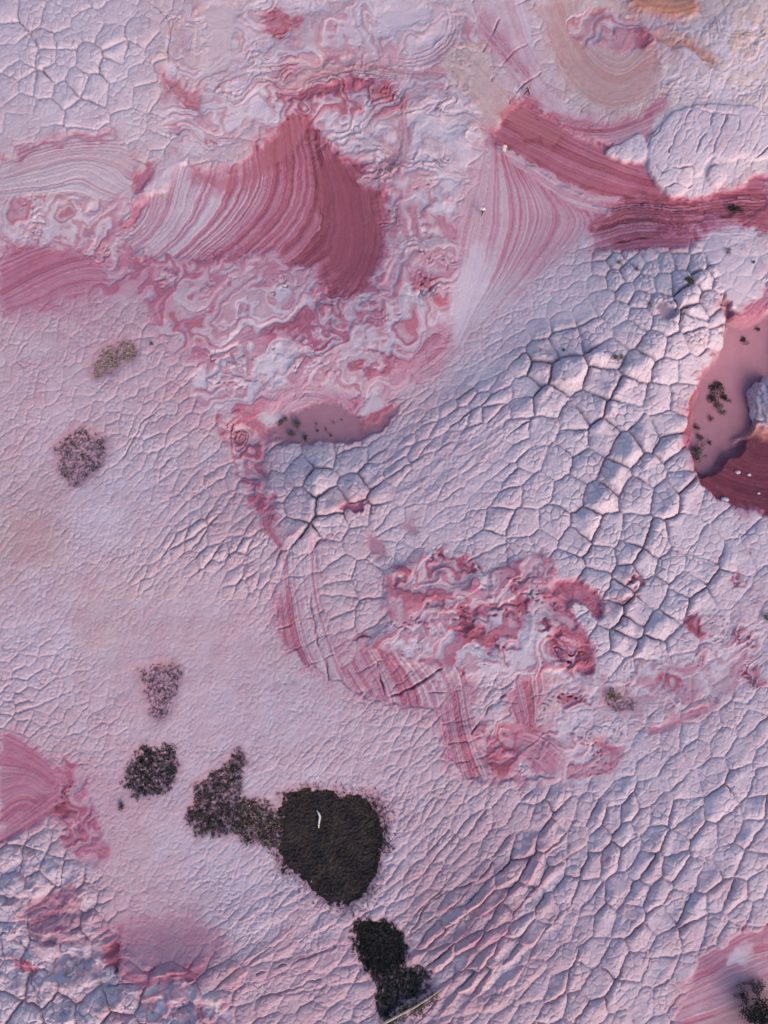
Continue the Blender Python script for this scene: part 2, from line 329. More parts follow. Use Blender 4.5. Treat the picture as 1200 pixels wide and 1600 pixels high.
strata('975,0 1080,0 1095,15 1080,28 1050,30 1010,22 985,12', ['970,0 1010,20 1060,25 1100,8','985,-10 1015,6 1060,10 1100,-5'], 3, .42, .8, 6, .16, tan=1.0, step=.5)
contort('880,30 930,10 985,25 1030,55 1010,80 960,85 920,75 895,60', 1, .38, .45, 8, .9, .05, .22, tan=.35)
flat_patch('985,52 1005,48 1012,62 1000,76 986,72', .72, 5, .1)
strata('1010,50 1060,55 1110,85 1120,105 1108,102 1075,75 1030,66', ['1005,50 1060,55 1115,95','1005,62 1055,68 1105,105'], 3, .4, .65, 5, .06, tan=.85, step=-.25)
for pp in ('1140,60 1172,45 1175,70 1150,85 1135,80', '1185,35 1205,25 1205,60 1188,55', '1110,88 1122,95 1120,105 1108,100'):
    flat_patch(pp, .42, 9, -.2, tan=.95, keep=.5, warp=9)

# ---- red wedge and the fan of stripes
FAN = '765,203 790,232 830,258 880,292 930,325 945,336 920,362 880,395 840,430 790,475 745,512 712,545 702,520 706,470 718,430 712,380 725,320 745,260 755,215'
def fan_trend(u, v, f):
    return -.26*ss(395, 480, v)-.10*ss(2.0, .2, f)+.12*ss(300, 240, v)*ss(1.5, 3, f)
strata(FAN, ['758,205 738,280 716,345 704,400 700,470','766,210 750,290 734,355 722,420 712,500','772,215 770,290 765,350 752,410 718,510','780,228 792,290 798,345 780,410 728,510','796,240 828,300 836,345 812,405 738,512','822,256 862,312 872,345 842,400 748,514','852,278 896,326 902,352 868,402 758,516','884,300 922,334 924,360 886,405 770,520','925,320 948,340 946,366 910,405 790,530'],
       7.0, .14, .62, 8, .05, 3, .9, rid=2, trend=fan_trend, wob=.015, step=.0)
flat_patch('738,385 760,380 772,420 740,490 715,530 704,520 712,450 722,420', .03, 12, -.0, keep=.25)
WEDGE = '770,206 782,190 800,166 830,162 868,188 905,212 950,228 1000,252 1016,262 1040,300 1090,312 1140,300 1200,262 1200,335 1100,335 1010,320 968,328 925,318 880,290 830,256 788,230'
strata(WEDGE, ['765,212 830,244 890,282 950,302 1010,312 1200,330','786,190 850,222 930,256 1010,282 1100,305 1200,305','812,164 870,196 930,230 1010,262 1100,290 1200,285'], 5.0, .42, .98, 5, .07, 4, 1.0, rid=3, step=-.3, tan=0, trend=lambda u, v, f: .08*ss(.8, 1.6, f))
flat_patch('792,175 815,162 850,188 880,205 870,225 830,212 795,195', .80, 10, .1, tan=.14, keep=.35)
strata('772,222 830,248 880,282 930,304 985,306 975,324 940,334 900,322 868,304 830,276 788,246', ['770,222 830,250 890,288 990,304','770,232 830,264 885,302 985,322','770,240 825,276 880,318 975,338'], 4.2, .06, .52, 3, .06, 2)
flat_patch('930,374 985,358 1032,360 1020,374 970,386 930,392', .10, 5, 0, keep=.3)
# ---- dark red gully to the right
strata('955,322 1010,310 1100,320 1200,300 1200,372 1150,365 1090,372 1040,372 990,385 960,380 920,395 925,362', ['930,345 990,325 1060,335 1120,322 1200,318','930,362 1000,342 1070,352 1130,338 1200,340','930,380 1000,362 1070,366 1120,358 1200,362','940,395 1010,380 1080,380 1140,372 1200,380'], 6, .30, 1.30, 8, .14, 6, 1.1, rid=3, wob=.05)
contort('1000,345 1090,335 1180,330 1200,360 1120,370 1040,372', .7, .85, .7, 10, .4, .0, .12)
flat_patch('1180,330 1200,320 1200,360 1160,350', .85, 10, .1)
strata('940,385 1000,370 1070,368 1085,385 1040,386 985,392', ['930,392 1000,374 1080,370','940,398 1000,384 1085,384'], 4, .5, .9, 4, .08)
contort('1085,372 1130,355 1200,360 1200,450 1180,480 1150,490 1128,450 1110,410', 1, .10, .35, 8, .4, .3, .06)
flat_patch('1095,385 1160,380 1185,420 1170,470 1140,480 1122,430', .06, 8, .0, net=.5)
strata('1130,485 1150,488 1185,470 1200,440 1200,500 1160,525 1138,512', ['1130,480 1160,500 1200,450','1132,500 1165,515 1200,480'], 6, .2, .9, 5, .12, 5)
# ---- hollow with sand and dark red bowl on the right edge
flat_patch('1128,455 1142,480 1150,510 1200,488 1215,490 1215,620 1180,660 1160,700 1135,720 1110,748 1090,740 1078,690 1085,620 1105,572 1138,530', .58, 4, 1.7, sand=1, rid=4)
strata('1068,668 1075,630 1090,600 1108,572 1100,610 1088,650 1082,690 1076,700', ['1068,680 1080,630 1105,575','1078,690 1092,640 1112,585'], 3, .5, 1.0, 3, .1, 3, rid=3)
DB = '1084,720 1105,745 1125,715 1150,690 1165,672 1215,676 1215,806 1180,800 1140,788 1108,770 1088,748'
strata(DB, ['1080,735 1110,772 1160,796 1215,806','1100,740 1130,756 1170,772 1215,778','1130,715 1150,730 1180,742 1215,745','1160,675 1175,700 1215,705'], 4.2, 1.0, 1.36, 4, .07, 3, .7, rid=3, step=-.3)
flat_patch('1148,682 1175,668 1215,676 1215,686 1175,682 1155,692', .6, 4, .1, tan=.8)
# ---- hollow under the middle rock (sand with small plants)
strata('420,615 450,600 500,602 540,612 560,640 540,665 500,670 440,650 420,640', ['420,640 440,610 490,600 540,615 560,650','430,650 450,622 490,614 530,630 540,660','440,655 460,634 490,628 515,642 520,665'], 5, .18, .5, 6, .08, 3)
flat_patch('420,690 412,668 440,648 480,632 520,625 550,640 580,665 600,650 620,628 618,650 590,678 550,692 500,690 450,692', .48, 6, .3, sand=1, rid=4)
flat_patch('402,652 425,642 450,648 440,664 412,668', .04, 4, -.1)
flat_patch('560,640 590,618 605,625 590,650 570,655', .08, 8, -.1)
strata('555,668 575,650 608,630 616,640 590,665 565,676', ['552,668 585,645 620,626','558,678 590,658 622,640'], 3, .5, .9, 3, .08)
strata('640,575 680,540 700,505 704,525 702,555 680,585 655,595', ['630,570 680,530 710,470','640,582 690,545 715,500','655,596 700,562 725,525'], 5, .22, .7, 6, .08, 3)
strata('380,640 400,648 418,672 422,690 408,690 392,668 375,660', ['375,645 400,655 425,690','370,660 395,672 415,700'], 3, .45, .75, 4, .1, tan=.1)
contort('355,655 400,670 420,700 405,730 420,790 400,800 378,750', .8, .52, .5, 7, .6, .1, .14, big=1)
strata('418,790 426,800 424,830 440,852 436,860 422,845 412,815', ['415,785 420,830 440,862','425,790 430,830 448,858'], 4, .3, .9, 4, .1, 2)
# ---- banded pillars of the central outcrop
strata('440,850 470,838 500,850 498,900 505,960 520,1000 540,1062 528,1072 505,1052 480,1040 455,1020 430,985 428,950 440,920', ['425,860 432,930 432,990 455,1040','445,850 450,930 462,1000 490,1060','468,842 472,920 488,990 515,1070','492,842 494,920 512,990 545,1070'], 5.5, .04, .60, 6, .12, 3, 1.0, rid=6, net=.55, trend=lambda u, v, f: .22*ss(2, .6, f)*ss(900, 960, v)-.08*ss(930, 860, v))
strata('545,1025 575,1010 620,1020 680,1045 720,1040 730,1070 720,1100 680,1098 640,1105 600,1098 555,1082 540,1060', ['545,1030 575,1080 590,1110','575,1010 600,1060 615,1110','605,1010 640,1062 655,1110','640,1020 676,1062 688,1110','680,1035 704,1070 702,1110','715,1040 728,1075 722,1115','745,1045 748,1080 738,1115'], 3.0, .06, .82, 4, .12, 3, 1.0, rid=6, net=.5)
strata('685,1100 735,1060 738,1130 745,1160 775,1200 760,1215 725,1222 700,1180 690,1140', ['684,1095 692,1150 708,1225','704,1090 712,1150 735,1222','722,1080 732,1140 762,1215','738,1070 745,1130 785,1205'], 3.8, .12, .85, 4, .14, 3, 1.0, rid=6, net=.4)
strata('795,1075 850,1045 852,1075 838,1100 835,1135 815,1140 800,1110', ['790,1080 805,1120 812,1145','812,1068 822,1110 826,1142','832,1058 838,1100 836,1140','856,1045 858,1090 848,1135'], 3.4, .2, .85, 4, .14, 3, 1.0, rid=6, net=.2)
contort('750,1155 795,1130 818,1150 805,1205 780,1218 760,1190', .9, .60, .5, 7, .7, .1, .12, wb=4)
strata('800,1150 850,1140 880,1170 870,1210 820,1200', ['800,1150 840,1160 880,1200','800,1165 830,1180 860,1212'], 4, .3, .65, 5, .1)
# red curl
CURL = '850,942 858,922 876,907 902,905 926,920 941,940 943,960 932,970 922,957 908,941 893,938 889,950 901,968 916,990 927,1018 930,1046 912,1056 898,1038 890,1008 878,982 864,966'
strata(CURL, ['858,930 885,905 925,922 942,960','868,940 890,918 920,935 930,965','880,950 905,985 915,1050','865,960 885,1005 900,1050'], 3.0, .62, .95, 5, .05, 3.2, 1.0, rid=0, step=-.25, halo=.6)
contort(CURL, .55, .72, .55, 6, .6, .05, .12, wb=5)
contort('838,948 858,925 884,938 900,985 912,1040 890,1062 862,1010 846,975', .55, .58, .6, 9, .9, .1, .14, wb=6)
contort('896,944 910,946 922,960 920,976 908,970 898,956', 1, .06, .15, 3, .2, .8, .06, wb=0)
contort('845,940 870,965 895,1010 905,1055 880,1050 850,1000', .7, .34, .5, 8, 1.2, .1, .14)
for pp, ir in (('802,915 812,925 822,945 828,962 815,966 806,950 800,930', .74), ('716,962 728,958 734,975 732,990 718,994 712,980', .85), ('715,950 760,946 800,950 820,946 815,956 740,960', .75), ('730,872 738,876 734,896 728,890', .9), ('840,975 850,970 856,980 846,990', .78), ('742,985 752,982 756,992 746,998', .8), ('872,990 880,985 884,1000 876,1008', .8), ('765,1005 778,1000 782,1012 770,1018', .7), ('545,786 572,780 574,795 550,802', .68), ('552,996 568,993 575,1000 560,1004', .75), ('984,905 998,902 1000,912 988,912', .7), ('968,935 980,932 982,940 970,942', .6), ('1138,905 1156,902 1160,914 1146,912', .72), ('503,836 515,838 515,846 505,846', .7)):
    flat_patch(pp, ir, 4, .22, warp=7, keep=.15)
contort('1068,958 1092,955 1098,975 1100,1000 1088,1008 1078,985', 1, .68, .5, 4, .5, .1, .12)
contort('1140,985 1180,985 1175,1000 1150,1010', 1, .5, .5, 5, .5, .1, .1)
contort('1160,1050 1185,1040 1200,1070 1180,1085', 1, .55, .5, 5, .5, .1, .1)
contort('1020,1058 1060,1055 1075,1075 1040,1080', 1, .52, .5, 5, .5, .1, .1)
strata('1005,1140 1060,1118 1110,1100 1115,1108 1070,1128 1015,1150', ['1000,1142 1060,1116 1118,1098','1005,1152 1060,1130 1118,1110'], 2.4, .3, .7, 4, .08)
strata('930,1150 955,1160 975,1175 960,1180 935,1168', ['928,1150 978,1172','930,1160 972,1184'], 2.4, .4, .8, 4, .08)
contort('880,1085 910,1082 915,1105 895,1112 878,1100', 1, .4, .5, 4, 1.2, .1, .1)
# ---- bottom right striped corner
strata('1215,1440 1170,1455 1120,1480 1085,1505 1070,1550 1040,1615 1215,1615', ['1215,1440 1150,1470 1095,1505','1215,1475 1150,1490 1080,1530','1215,1500 1150,1530 1070,1560','1215,1540 1150,1570 1060,1600','1215,1580 1150,1615 1080,1640'], 5, .25, .72, 5, .06, 4, rid=2)
flat_patch('1130,1500 1160,1475 1180,1480 1175,1500 1145,1510', .06, 6, 0)
flat_patch('1110,1590 1140,1565 1215,1540 1215,1615 1110,1615', .2, 14, 0, sand=1)
# ---- left red slope
strata('0,1150 20,1142 45,1165 70,1185 98,1208 92,1240 70,1262 40,1290 0,1315', ['0,1150 35,1165 80,1195 100,1215','0,1185 40,1195 75,1215 92,1238','0,1225 40,1215 60,1225 75,1255','0,1265 30,1245 55,1245 60,1270','0,1310 40,1280 70,1255 95,1235'], 5, .42, .72, 6, .05, 4, rid=2)
strata('0,1300 60,1258 95,1235 92,1265 60,1285 20,1310 0,1320', ['0,1300 60,1256 100,1228','0,1320 60,1284 98,1260'], 6, .3, .8, 5, .08, 3)
# bottom left details
strata('40,1410 70,1400 110,1378 128,1390 122,1420 110,1445 80,1460 48,1450', ['40,1420 80,1400 105,1375','45,1440 85,1425 118,1385','50,1455 90,1445 125,1400'], 4.5, .3, .65, 5, .12, 4, tan=.1)
strata('40,1450 80,1462 118,1450 122,1470 150,1468 185,1450 188,1458 150,1478 110,1476 60,1475', ['38,1448 80,1462 125,1452 188,1445','42,1462 80,1472 130,1468 190,1455','46,1475 90,1480 140,1478 190,1466'], 4, .12, .6, 4, .12, 3)
contort('25,1500 50,1490 62,1515 50,1525 28,1515', 1, .75, .4, 5, .5, .05, .1)
flat_patch('165,1485 185,1465 190,1500 180,1518 168,1510', .78, 5, .3)
strata('190,1518 230,1532 270,1525 315,1510 318,1522 280,1535 240,1542 205,1535', ['190,1516 240,1532 318,1508','195,1530 240,1544 318,1524'], 2.4, .55, .85, 4, .1)
contort('70,1495 110,1490 160,1500 160,1530 100,1530 75,1520', 1, .25, .45, 6, .3, .05, .15)
contort('225,1535 300,1530 310,1600 235,1600', 1, .2, .4, 6, .9, .1, .16)
contort('300,1555 360,1560 370,1600 310,1600', .8, .4, .5, 8, .4, .2, .12)
flat_patch('345,1520 365,1500 385,1510 375,1540 350,1545', .42, 6, -.3, tan=.3, net=.8, keep=.4)
flat_patch('190,1450 260,1430 330,1450 350,1480 300,1510 230,1520 195,1500', .46, 22, .1, sand=.35, net=.6, keep=.4)
flat_patch('20,805 70,800 85,850 60,880 20,870', .36, 14, 0, tan=.4, net=.6, keep=.3)
flat_patch('605,590 640,560 668,540 640,600 620,620', .3, 10, .0, keep=.4)
flat_patch('570,830 600,835 605,870 585,875', .38, 6, .1, sand=.6)
flat_patch('630,815 650,810 655,835 635,840', .34, 6, .05, sand=.6)
flat_patch('1030,475 1050,478 1052,500 1030,502', .18, 4, .1, sand=.5)
# ---- white lobes hanging over the red ledge
for pp, lf in (('1000,236 1012,222 1030,195 1060,170 1110,163 1200,168 1225,240 1180,252 1160,246 1140,254 1125,248 1108,246 1100,258 1098,272 1088,276 1082,270 1080,288 1072,296 1066,308 1050,312 1040,303 1036,294 1026,290 1018,276 1010,262 1013,250', .55), ('945,238 955,230 972,226 988,214 1002,208 1008,222 1014,236 1008,248 994,256 984,252 974,256 962,248 950,246', .5), ('1103,272 1110,262 1120,258 1132,264 1135,276 1128,291 1118,297 1107,290', .8), ('1107,250 1116,243 1123,250 1118,258', .6)):
    s, d = sdf(pp, 20, 1.6); m = ss(-1.5, 2.0, d)
    IRON[s] = IRON[s]*(1-m)+(.07+.10*NF[s]+.04*N8[s])*m; TAN[s] *= 1-m; BEDA[s] *= 1-m; H[s] = H[s]*(1-m)+(lf*.8*(1-.4*np.exp(-np.maximum(d, 0)/4))+.14*NF[s]+.03*N8[s]+.06*CRM[s]*ss(.1, .3, WB2[s]))*m
    NET[s] = NET[s]*(1-m)+.8*m
    r = RID[s]; r[d > 0] = 0
print('layout', time.time()-T0)

# long swells running up the slopes, and the lumpy knobs of the lower left corner
def swell(pts, ang, long_, short, amp, rust=0, soft=40, seed=210):
    s, d = sdf(pts, soft, 8); m = ss(-soft, soft, d)*NET[s]
    c, n_ = math.cos(math.radians(ang)), -math.sin(math.radians(ang))
    a = U[s]*c+V[s]*n_; b = -U[s]*n_+V[s]*c
    r = perlin((a+20*WB1[s])/long_, (b+14*WB2[s]+5*W1[s])/short, seed)
    r = 1-2*np.abs(r)
    H[s] += m*amp*r; IRON[s] += m*rust*(r-.3)
swell('630,1480 690,1400 800,1320 880,1280 900,1340 860,1450 810,1540 720,1610 600,1610', 43, 150, 26, .30, .16)
swell('880,1230 1200,1150 1215,1460 1080,1500 1000,1610 820,1610 880,1440', 55, 170, 34, .13, .05, 211)
swell('560,740 680,640 800,560 860,540 850,640 780,720 680,790 560,800', 38, 160, 24, .20, .04, 25, 212)
swell('860,560 1000,480 1100,520 1070,760 1100,900 980,1050 900,900 800,820', 58, 180, 60, .07, .0, 30, 213)
swell('430,1380 560,1430 540,1560 400,1610 330,1500', 30, 160, 26, .13, .06, 30, 214)
s, d = sdf('0,1320 90,1340 150,1400 160,1480 330,1530 370,1610 0,1610', 20, 8)
H[s] += ss(-8, 14, d)*(.65*LUMP[s]+.5*np.abs(WB1[s]))
# ================================================================== POLYGON CRACKS
# control points: u, v, direction of long axis (deg, anticlockwise from right), spacing, aspect, groove depth m, doming m
CTL = [(100,100,0,36,1.,.34,.30),(60,230,0,30,1,.1,.1),(250,60,60,36,1,.2,.15),
(950,720,60,46,1.2,.60,.85),(1060,700,55,40,1.2,.46,.55),(900,560,25,36,1.3,.60,1.0),(850,540,25,30,1.2,.4,.55),(1050,470,20,26,1.1,.55,.75),(980,430,20,22,1.1,.42,.5),(830,480,25,24,1.4,.16,.08),(880,440,30,22,1.4,.15,.07),(900,470,28,22,1.4,.15,.07),(800,525,32,20,1.8,.12,.05),(845,490,28,22,1.5,.13,.06),(760,560,36,20,2.2,.12,.05),(705,600,38,20,2.4,.12,.05),(740,640,38,22,2.2,.30,.22),(660,720,38,18,2.8,.22,.16),(750,700,35,20,2.4,.14,.09),(670,800,30,28,1.3,.14,.07),(800,850,45,40,1.3,.4,.25),
(1000,900,62,42,1.3,.48,.5),(1150,880,50,50,1.6,.26,.24),(1160,800,45,36,1.4,.24,.16),(1050,1180,50,38,1.5,.2,.2),(1120,1280,55,42,1.5,.26,.28),(950,1320,62,38,1.7,.30,.32),(1000,1500,52,42,1.4,.24,.26),(880,1450,60,38,1.6,.26,.28),(830,1340,60,40,1.6,.32,.3),
(760,1410,44,36,3.2,.32,.34),(800,1360,48,38,2.6,.32,.34),(700,1450,42,32,3.2,.26,.30),(720,1500,40,32,2.8,.25,.28),(660,1320,52,24,3.0,.22,.22),(560,1180,52,18,2.6,.09,.06),(640,1170,50,22,2.0,.15,.12),(350,1350,47,18,2.6,.08,.05),(420,1450,42,20,2.8,.18,.14),(450,1530,25,34,2.0,.2,.16),(560,1560,35,38,2.0,.3,.35),(250,1290,48,13,1.8,.03,.02),(250,1460,20,26,1.2,.03,.02),(180,1300,45,14,1.5,.02,.01),
(360,840,50,24,2.3,.28,.24),(230,880,48,20,2.6,.14,.10),(310,710,48,26,1.7,.2,.2),(210,640,45,24,1.4,.18,.12),(90,580,60,17,1.2,.08,.05),(60,760,45,20,1.8,.10,.06),(160,800,45,14,1.4,.05,.03),(70,930,48,15,2.0,.08,.05),(40,1070,20,20,1.2,.15,.12),(110,1120,48,18,1.5,.12,.08),(300,960,50,18,2,.015,.01),(200,1020,48,16,2,.02,.01),(350,1010,50,16,2,.015,.01),(180,960,48,16,2,.03,.02),(420,900,60,22,2.2,.2,.15),(300,1120,50,16,2.2,.03,.02),
(450,1090,52,16,2.6,.04,.03),(900,1110,40,30,1.2,.2,.2),(550,870,30,36,1.1,.3,.25),(480,760,30,40,1.1,.5,.65),(100,1540,80,48,1.1,.5,.9),(60,1400,60,38,1,.38,.55),(250,1560,80,48,1.1,.5,.85),(1100,220,65,34,2.6,.24,.04),(1060,240,65,30,2.4,.24,.04),(1150,220,65,34,2.6,.24,.04),(1150,110,65,36,1.8,.14,.10),(800,60,-40,44,1.4,.2,.1)]
CA = np.array(CTL, float)
def zone(u, v):
    g = 1/(((CA[:, 0]-u)**2+(CA[:, 1]-v)**2)+300)**2.2; g /= g.sum()
    a = np.radians(CA[:, 2]*2); ang = .5*math.atan2((g*np.sin(a)).sum(), (g*np.cos(a)).sum())
    q = g@CA[:, 3:]
    return ang, q[0], q[1], q[2], q[3]
HAND = [] # centres read off for the large pillows
def hand(o, s, k=1/3):
    for a, b in P_(s): HAND.append((o[0]+a*k, o[1]+b*k))
hand((800,400), '255,395 385,360 555,350 500,265 600,285 450,465 255,560 110,540 130,455 50,520 60,610 165,690 40,720 430,590 595,520 550,640 520,740 670,420 770,430 720,310 860,270 930,220 720,125 620,130 600,200 540,170 480,110 830,190 850,300 870,390 730,540 825,530 700,670 790,660 720,790 350,720 300,760 130,820 430,850 290,870 630,840 530,910 220,960 345,980 80,950 110,1095 475,1040 650,1010 790,965 740,900 790,1060 270,1110 410,1130 590,1110 840,1110 960,1130 730,1120 30,840 420,200 330,260 240,300 120,330 400,130 780,120')
hand((800,800), '190,60 350,60 290,140 250,240 140,140 450,105 430,220 545,190 575,110 680,150 620,240 800,110 740,250 400,330 545,300 660,375 500,380 820,340 910,180 580,470 470,470 540,545 770,430 700,545 880,440 410,615 510,605 460,710 520,760 660,650 640,740 800,705 790,620 1000,360 1050,50 1060,200 1140,150 60,60 60,170 880,250')
hand((400,400), '140,940 290,930 290,1060 205,1000 90,1090 210,1160 350,1160 460,950 470,1080 540,1030')
hand((400,800), '150,110 360,60 390,290 510,320 520,490 390,430 400,360 490,130')
hand((0,0), '545,60 525,170 650,150 560,250 410,110 260,100 300,190 215,200 220,260 300,265 410,280 270,335 350,375 530,330 610,260 450,410 300,425 200,410 120,400 50,400 210,510 400,540 110,480 100,590 130,240 50,150 40,270 80,330 570,430 660,350 680,440 130,60 40,60')
hand((0,1120), '60,760 160,770 270,800 370,820 70,870 200,860 50,1000 70,1130 200,1420 400,1420 470,1520 330,1530 650,1430 640,1360 80,1400 40,1500 120,1560 560,1190 820,1500 900,1380 940,1470', .3)
NHAND = len(HAND)
def scatter(level):
    """seed points a local spacing apart, stretched along the local direction"""
    out = []; cell = 10.0 if level == 1 else 6.0; grid = {}
    r = random.Random(level*17)
    def ok(u, v, z):
        R = max(z[1], 44)*max(z[2], 1)**.5*(1.1 if level == 1 else .62)
        K = int(R/cell)+1; gi, gj = int(u//cell), int(v//cell)
        c, s = math.cos(z[0]), -math.sin(z[0]); sa = z[2]**.5
        R1 = z[1]*(.88 if level == 1 else .66)
        for i in range(gi-K, gi+K+1):
            for j in range(gj-K, gj+K+1):
                for k in grid.get((i, j), ()):
                    du, dv = u-out[k][0], v-out[k][1]
                    a = (du*c+dv*s)/sa; b = (-du*s+dv*c)*sa
                    if a*a+b*b < (max(R1, out[k][2][1]*1.12)**2 if level == 1 and k < NHAND else R1*R1): return False
        return True
    def put(u, v, z):
        grid.setdefault((int(u//cell), int(v//cell)), []).append(len(out)); out.append((u, v, z))
    zc = {}
    def zz(u, v):
        k = (int(u//16), int(v//16))
        if k not in zc:
            z = zone(k[0]*16+8, k[1]*16+8)
            zc[k] = z if level == 1 else (z[0], min(max(z[1]*.34, 8), 14), 1+(z[2]-1)*.25, z[3], z[4])
        return zc[k]
    if level == 1:
        for u, v in HAND:
            z = zz(u, v); put(u, v, (z[0], z[1], 1+(z[2]-1)*.3, z[3], z[4]))
    for _ in range(26000 if level == 1 else 52000):
        u = r.uniform(-40, 1240); v = r.uniform(-40, 1640); z = zz(u, v)
        if level == 1: k = r.choice((.72, .85, 1, 1, 1.15, 1.35)); z = (z[0], z[1]*k, z[2], z[3], z[4])
        if ok(u, v, z): put(u, v, z)
    return out
def voronoi(seeds, stretch):
    F1 = np.full(U.shape, 1e6, f32); F2 = F1.copy(); ID = np.full(U.shape, -1, np.int32); ID2 = ID.copy()
    wx = U+stretch*(3.2*W1+1.0*N8); wy = V+stretch*(3.2*W2+.8*perlin(U/8, V/8, 66))
    for k, (u, v, z) in enumerate(seeds):
        R = z[1]*z[2]**.5*2.0+4
        s = win(u-R, v-R, u+R, v+R)
        c, sn = math.cos(z[0]), -math.sin(z[0]); sa = z[2]**.5
        du = wx[s]-f32(u); dv = wy[s]-f32(v)
        a = (du*f32(c)+dv*f32(sn))*f32(1/sa); b = (dv*f32(c)-du*f32(sn))*f32(sa)
        d = np.sqrt(a*a+b*b); f1 = F1[s]; f2 = F2[s]
        m = d < f1; m2 = (d < f2) & ~m; i1 = ID[s]; i2 = ID2[s]
        i2[m] = i1[m]; i2[m2] = k
        F2[s] = np.where(m, f1, np.minimum(f2, d)); F1[s] = np.where(m, d, f1)
        i1[m] = k
    return F1, F2, ID, ID2
zgu = np.arange(-100, 1320, 20.0); zgv = np.arange(-100, 1720, 20.0)
ZG = np.array([[zone(a, b)[1:] for a in zgu] for b in zgv], f32)
ziu = (us-zgu[0])/20; ziv = (vs-zgv[0])/20
SPC = up2(ZG[..., 0], np.clip(ziv, 0, len(zgv)-1.01), np.clip(ziu, 0, len(zgu)-1.01))
DEP = up2(ZG[..., 2], np.clip(ziv, 0, len(zgv)-1.01), np.clip(ziu, 0, len(zgu)-1.01))
DOM = up2(ZG[..., 3], np.clip(ziv, 0, len(zgv)-1.01), np.clip(ziu, 0, len(zgu)-1.01))
S1 = scatter(1); S2 = scatter(2)
print('seeds', len(S1), len(S2), time.time()-T0)
INF = ss(-30, 0, U)*ss(1230, 1200, U)*ss(-30, 0, V)*ss(1630, 1600, V)
LONG = ['1000,690 975,730 950,770 925,800 912,850 905,900 902,915', '880,580 855,610 822,650 812,700 800,740 790,790 770,830 725,865', '1075,760 1050,800 1010,850 985,900 975,960 965,1010', '1045,960 1010,1000 990,1030 982,1075', '1190,830 1150,860 1110,910 1075,950', '725,870 770,900 800,915', '790,610 760,640 730,660 690,670 640,720 600,760 575,790', '850,570 810,585 775,620 730,680 690,700', '600,690 570,730 545,780 520,800', '490,745 493,790 495,815 470,850 440,870 415,905', '495,815 480,840 455,850', '840,560 800,580 740,610 690,650 640,690', '985,1230 975,1290 955,1350 945,1400', '935,1270 940,1320 905,1345 890,1390', '865,1215 862,1280 840,1330 805,1380', '1060,1215 1045,1280 1010,1350 995,1385', '1150,1200 1100,1290 1040,1390 1000,1440', '1200,1250 1150,1330 1100,1400 1060,1450', '1200,1330 1160,1380 1120,1440', '1120,410 1085,450 1060,490', '930,500 870,520 800,560', '930,560 880,600 850,640', '1010,560 960,600 940,660', '1080,640 1040,700 1000,740', '380,850 330,875 300,905 270,935', '330,810 290,830 260,860 215,920', '420,880 370,905 320,955', '950,1400 920,1460 880,1540 850,1600', '1000,1440 960,1500 940,1570', '660,1470 700,1440 745,1410 790,1370 810,1340 830,1320', '690,1490 740,1470 780,1430 800,1400 830,1370', '720,1540 760,1510 790,1470 830,1430 850,1400', '205,40 160,90 160,140 130,165', '0,10 40,60 60,100 65,120', '160,90 190,75 235,40 245,60', '215,30 250,60 250,90', '120,150 105,165 100,200']
G1, G2, CID0, CID0B = voronoi(S1, 1.15)
EJ = np.minimum((G2-G1)*.5, 40); del G1, G2
F1, F2, CID2, CID2B = voronoi(S2, .8); E2 = np.minimum((F2-F1)*.5, 20); del F1, F2
CID, CIDB = CID0, CID0B
CIDH = np.random.default_rng(3).random(len(S1)+1).astype(f32)[CID]
def edist(lab, steps=(16, 8, 4, 2, 1, 1)):
    """distance (survey units) to the nearest rim of a cell, by jump flooding"""
    e = np.zeros(lab.shape, bool); d = lab[:, 1:] != lab[:, :-1]; e[:, 1:] |= d; e[:, :-1] |= d
    d = lab[1:] != lab[:-1]; e[1:] |= d; e[:-1] |= d
    yy, xx = np.meshgrid(np.arange(NV, dtype=np.int32), np.arange(NU, dtype=np.int32), indexing='ij')
    by = np.where(e, yy, 9999); bx = np.where(e, xx, 9999); best = np.where(e, 0, 10**8).astype(np.int32)
    for st in steps:
        for dy in (-st, 0, st):
            for dx in (-st, 0, st):
                if not (dx or dy): continue
                ys = slice(max(dy, 0), NV+min(dy, 0)); yt = slice(max(-dy, 0), NV+min(-dy, 0))
                xs = slice(max(dx, 0), NU+min(dx, 0)); xt = slice(max(-dx, 0), NU+min(-dx, 0))
                cy_ = by[ys, xs]; cx_ = bx[ys, xs]
                d = (cy_-yy[yt, xt])**2+(cx_-xx[yt, xt])**2
                m = d < best[yt, xt]
                best[yt, xt][m] = d[m]; by[yt, xt][m] = cy_[m]; bx[yt, xt][m] = cx_[m]
    return np.minimum(np.sqrt(best.astype(f32))*STEP, 40)
def blur(a, n=1):
    for _ in range(n):
        a[1:-1] = .25*a[:-2]+.5*a[1:-1]+.25*a[2:]; a[:, 1:-1] = .25*a[:, :-2]+.5*a[:, 1:-1]+.25*a[:, 2:]
    return a
E1 = .5*edist(CID)+.5*EJ
nk = NET*INF
SU = np.array([q[0] for q in S1], f32); SV = np.array([q[1] for q in S1], f32)
SC = np.array([math.cos(q[2][0]) for q in S1], f32); SS_ = np.array([-math.sin(q[2][0]) for q in S1], f32); SA = np.array([q[2][2] for q in S1], f32)
eu = SU[CIDB]-SU[CID]; ev = SV[CIDB]-SV[CID]; en = np.hypot(eu, ev)+1e-3
CROSS = np.abs((eu*SC[CID]+ev*SS_[CID])/en)          # 1 where a joint runs across the grain
GRAIN = 1-(.40+.35*ss(1.0, 2.0, SA[CID]))*CROSS**2
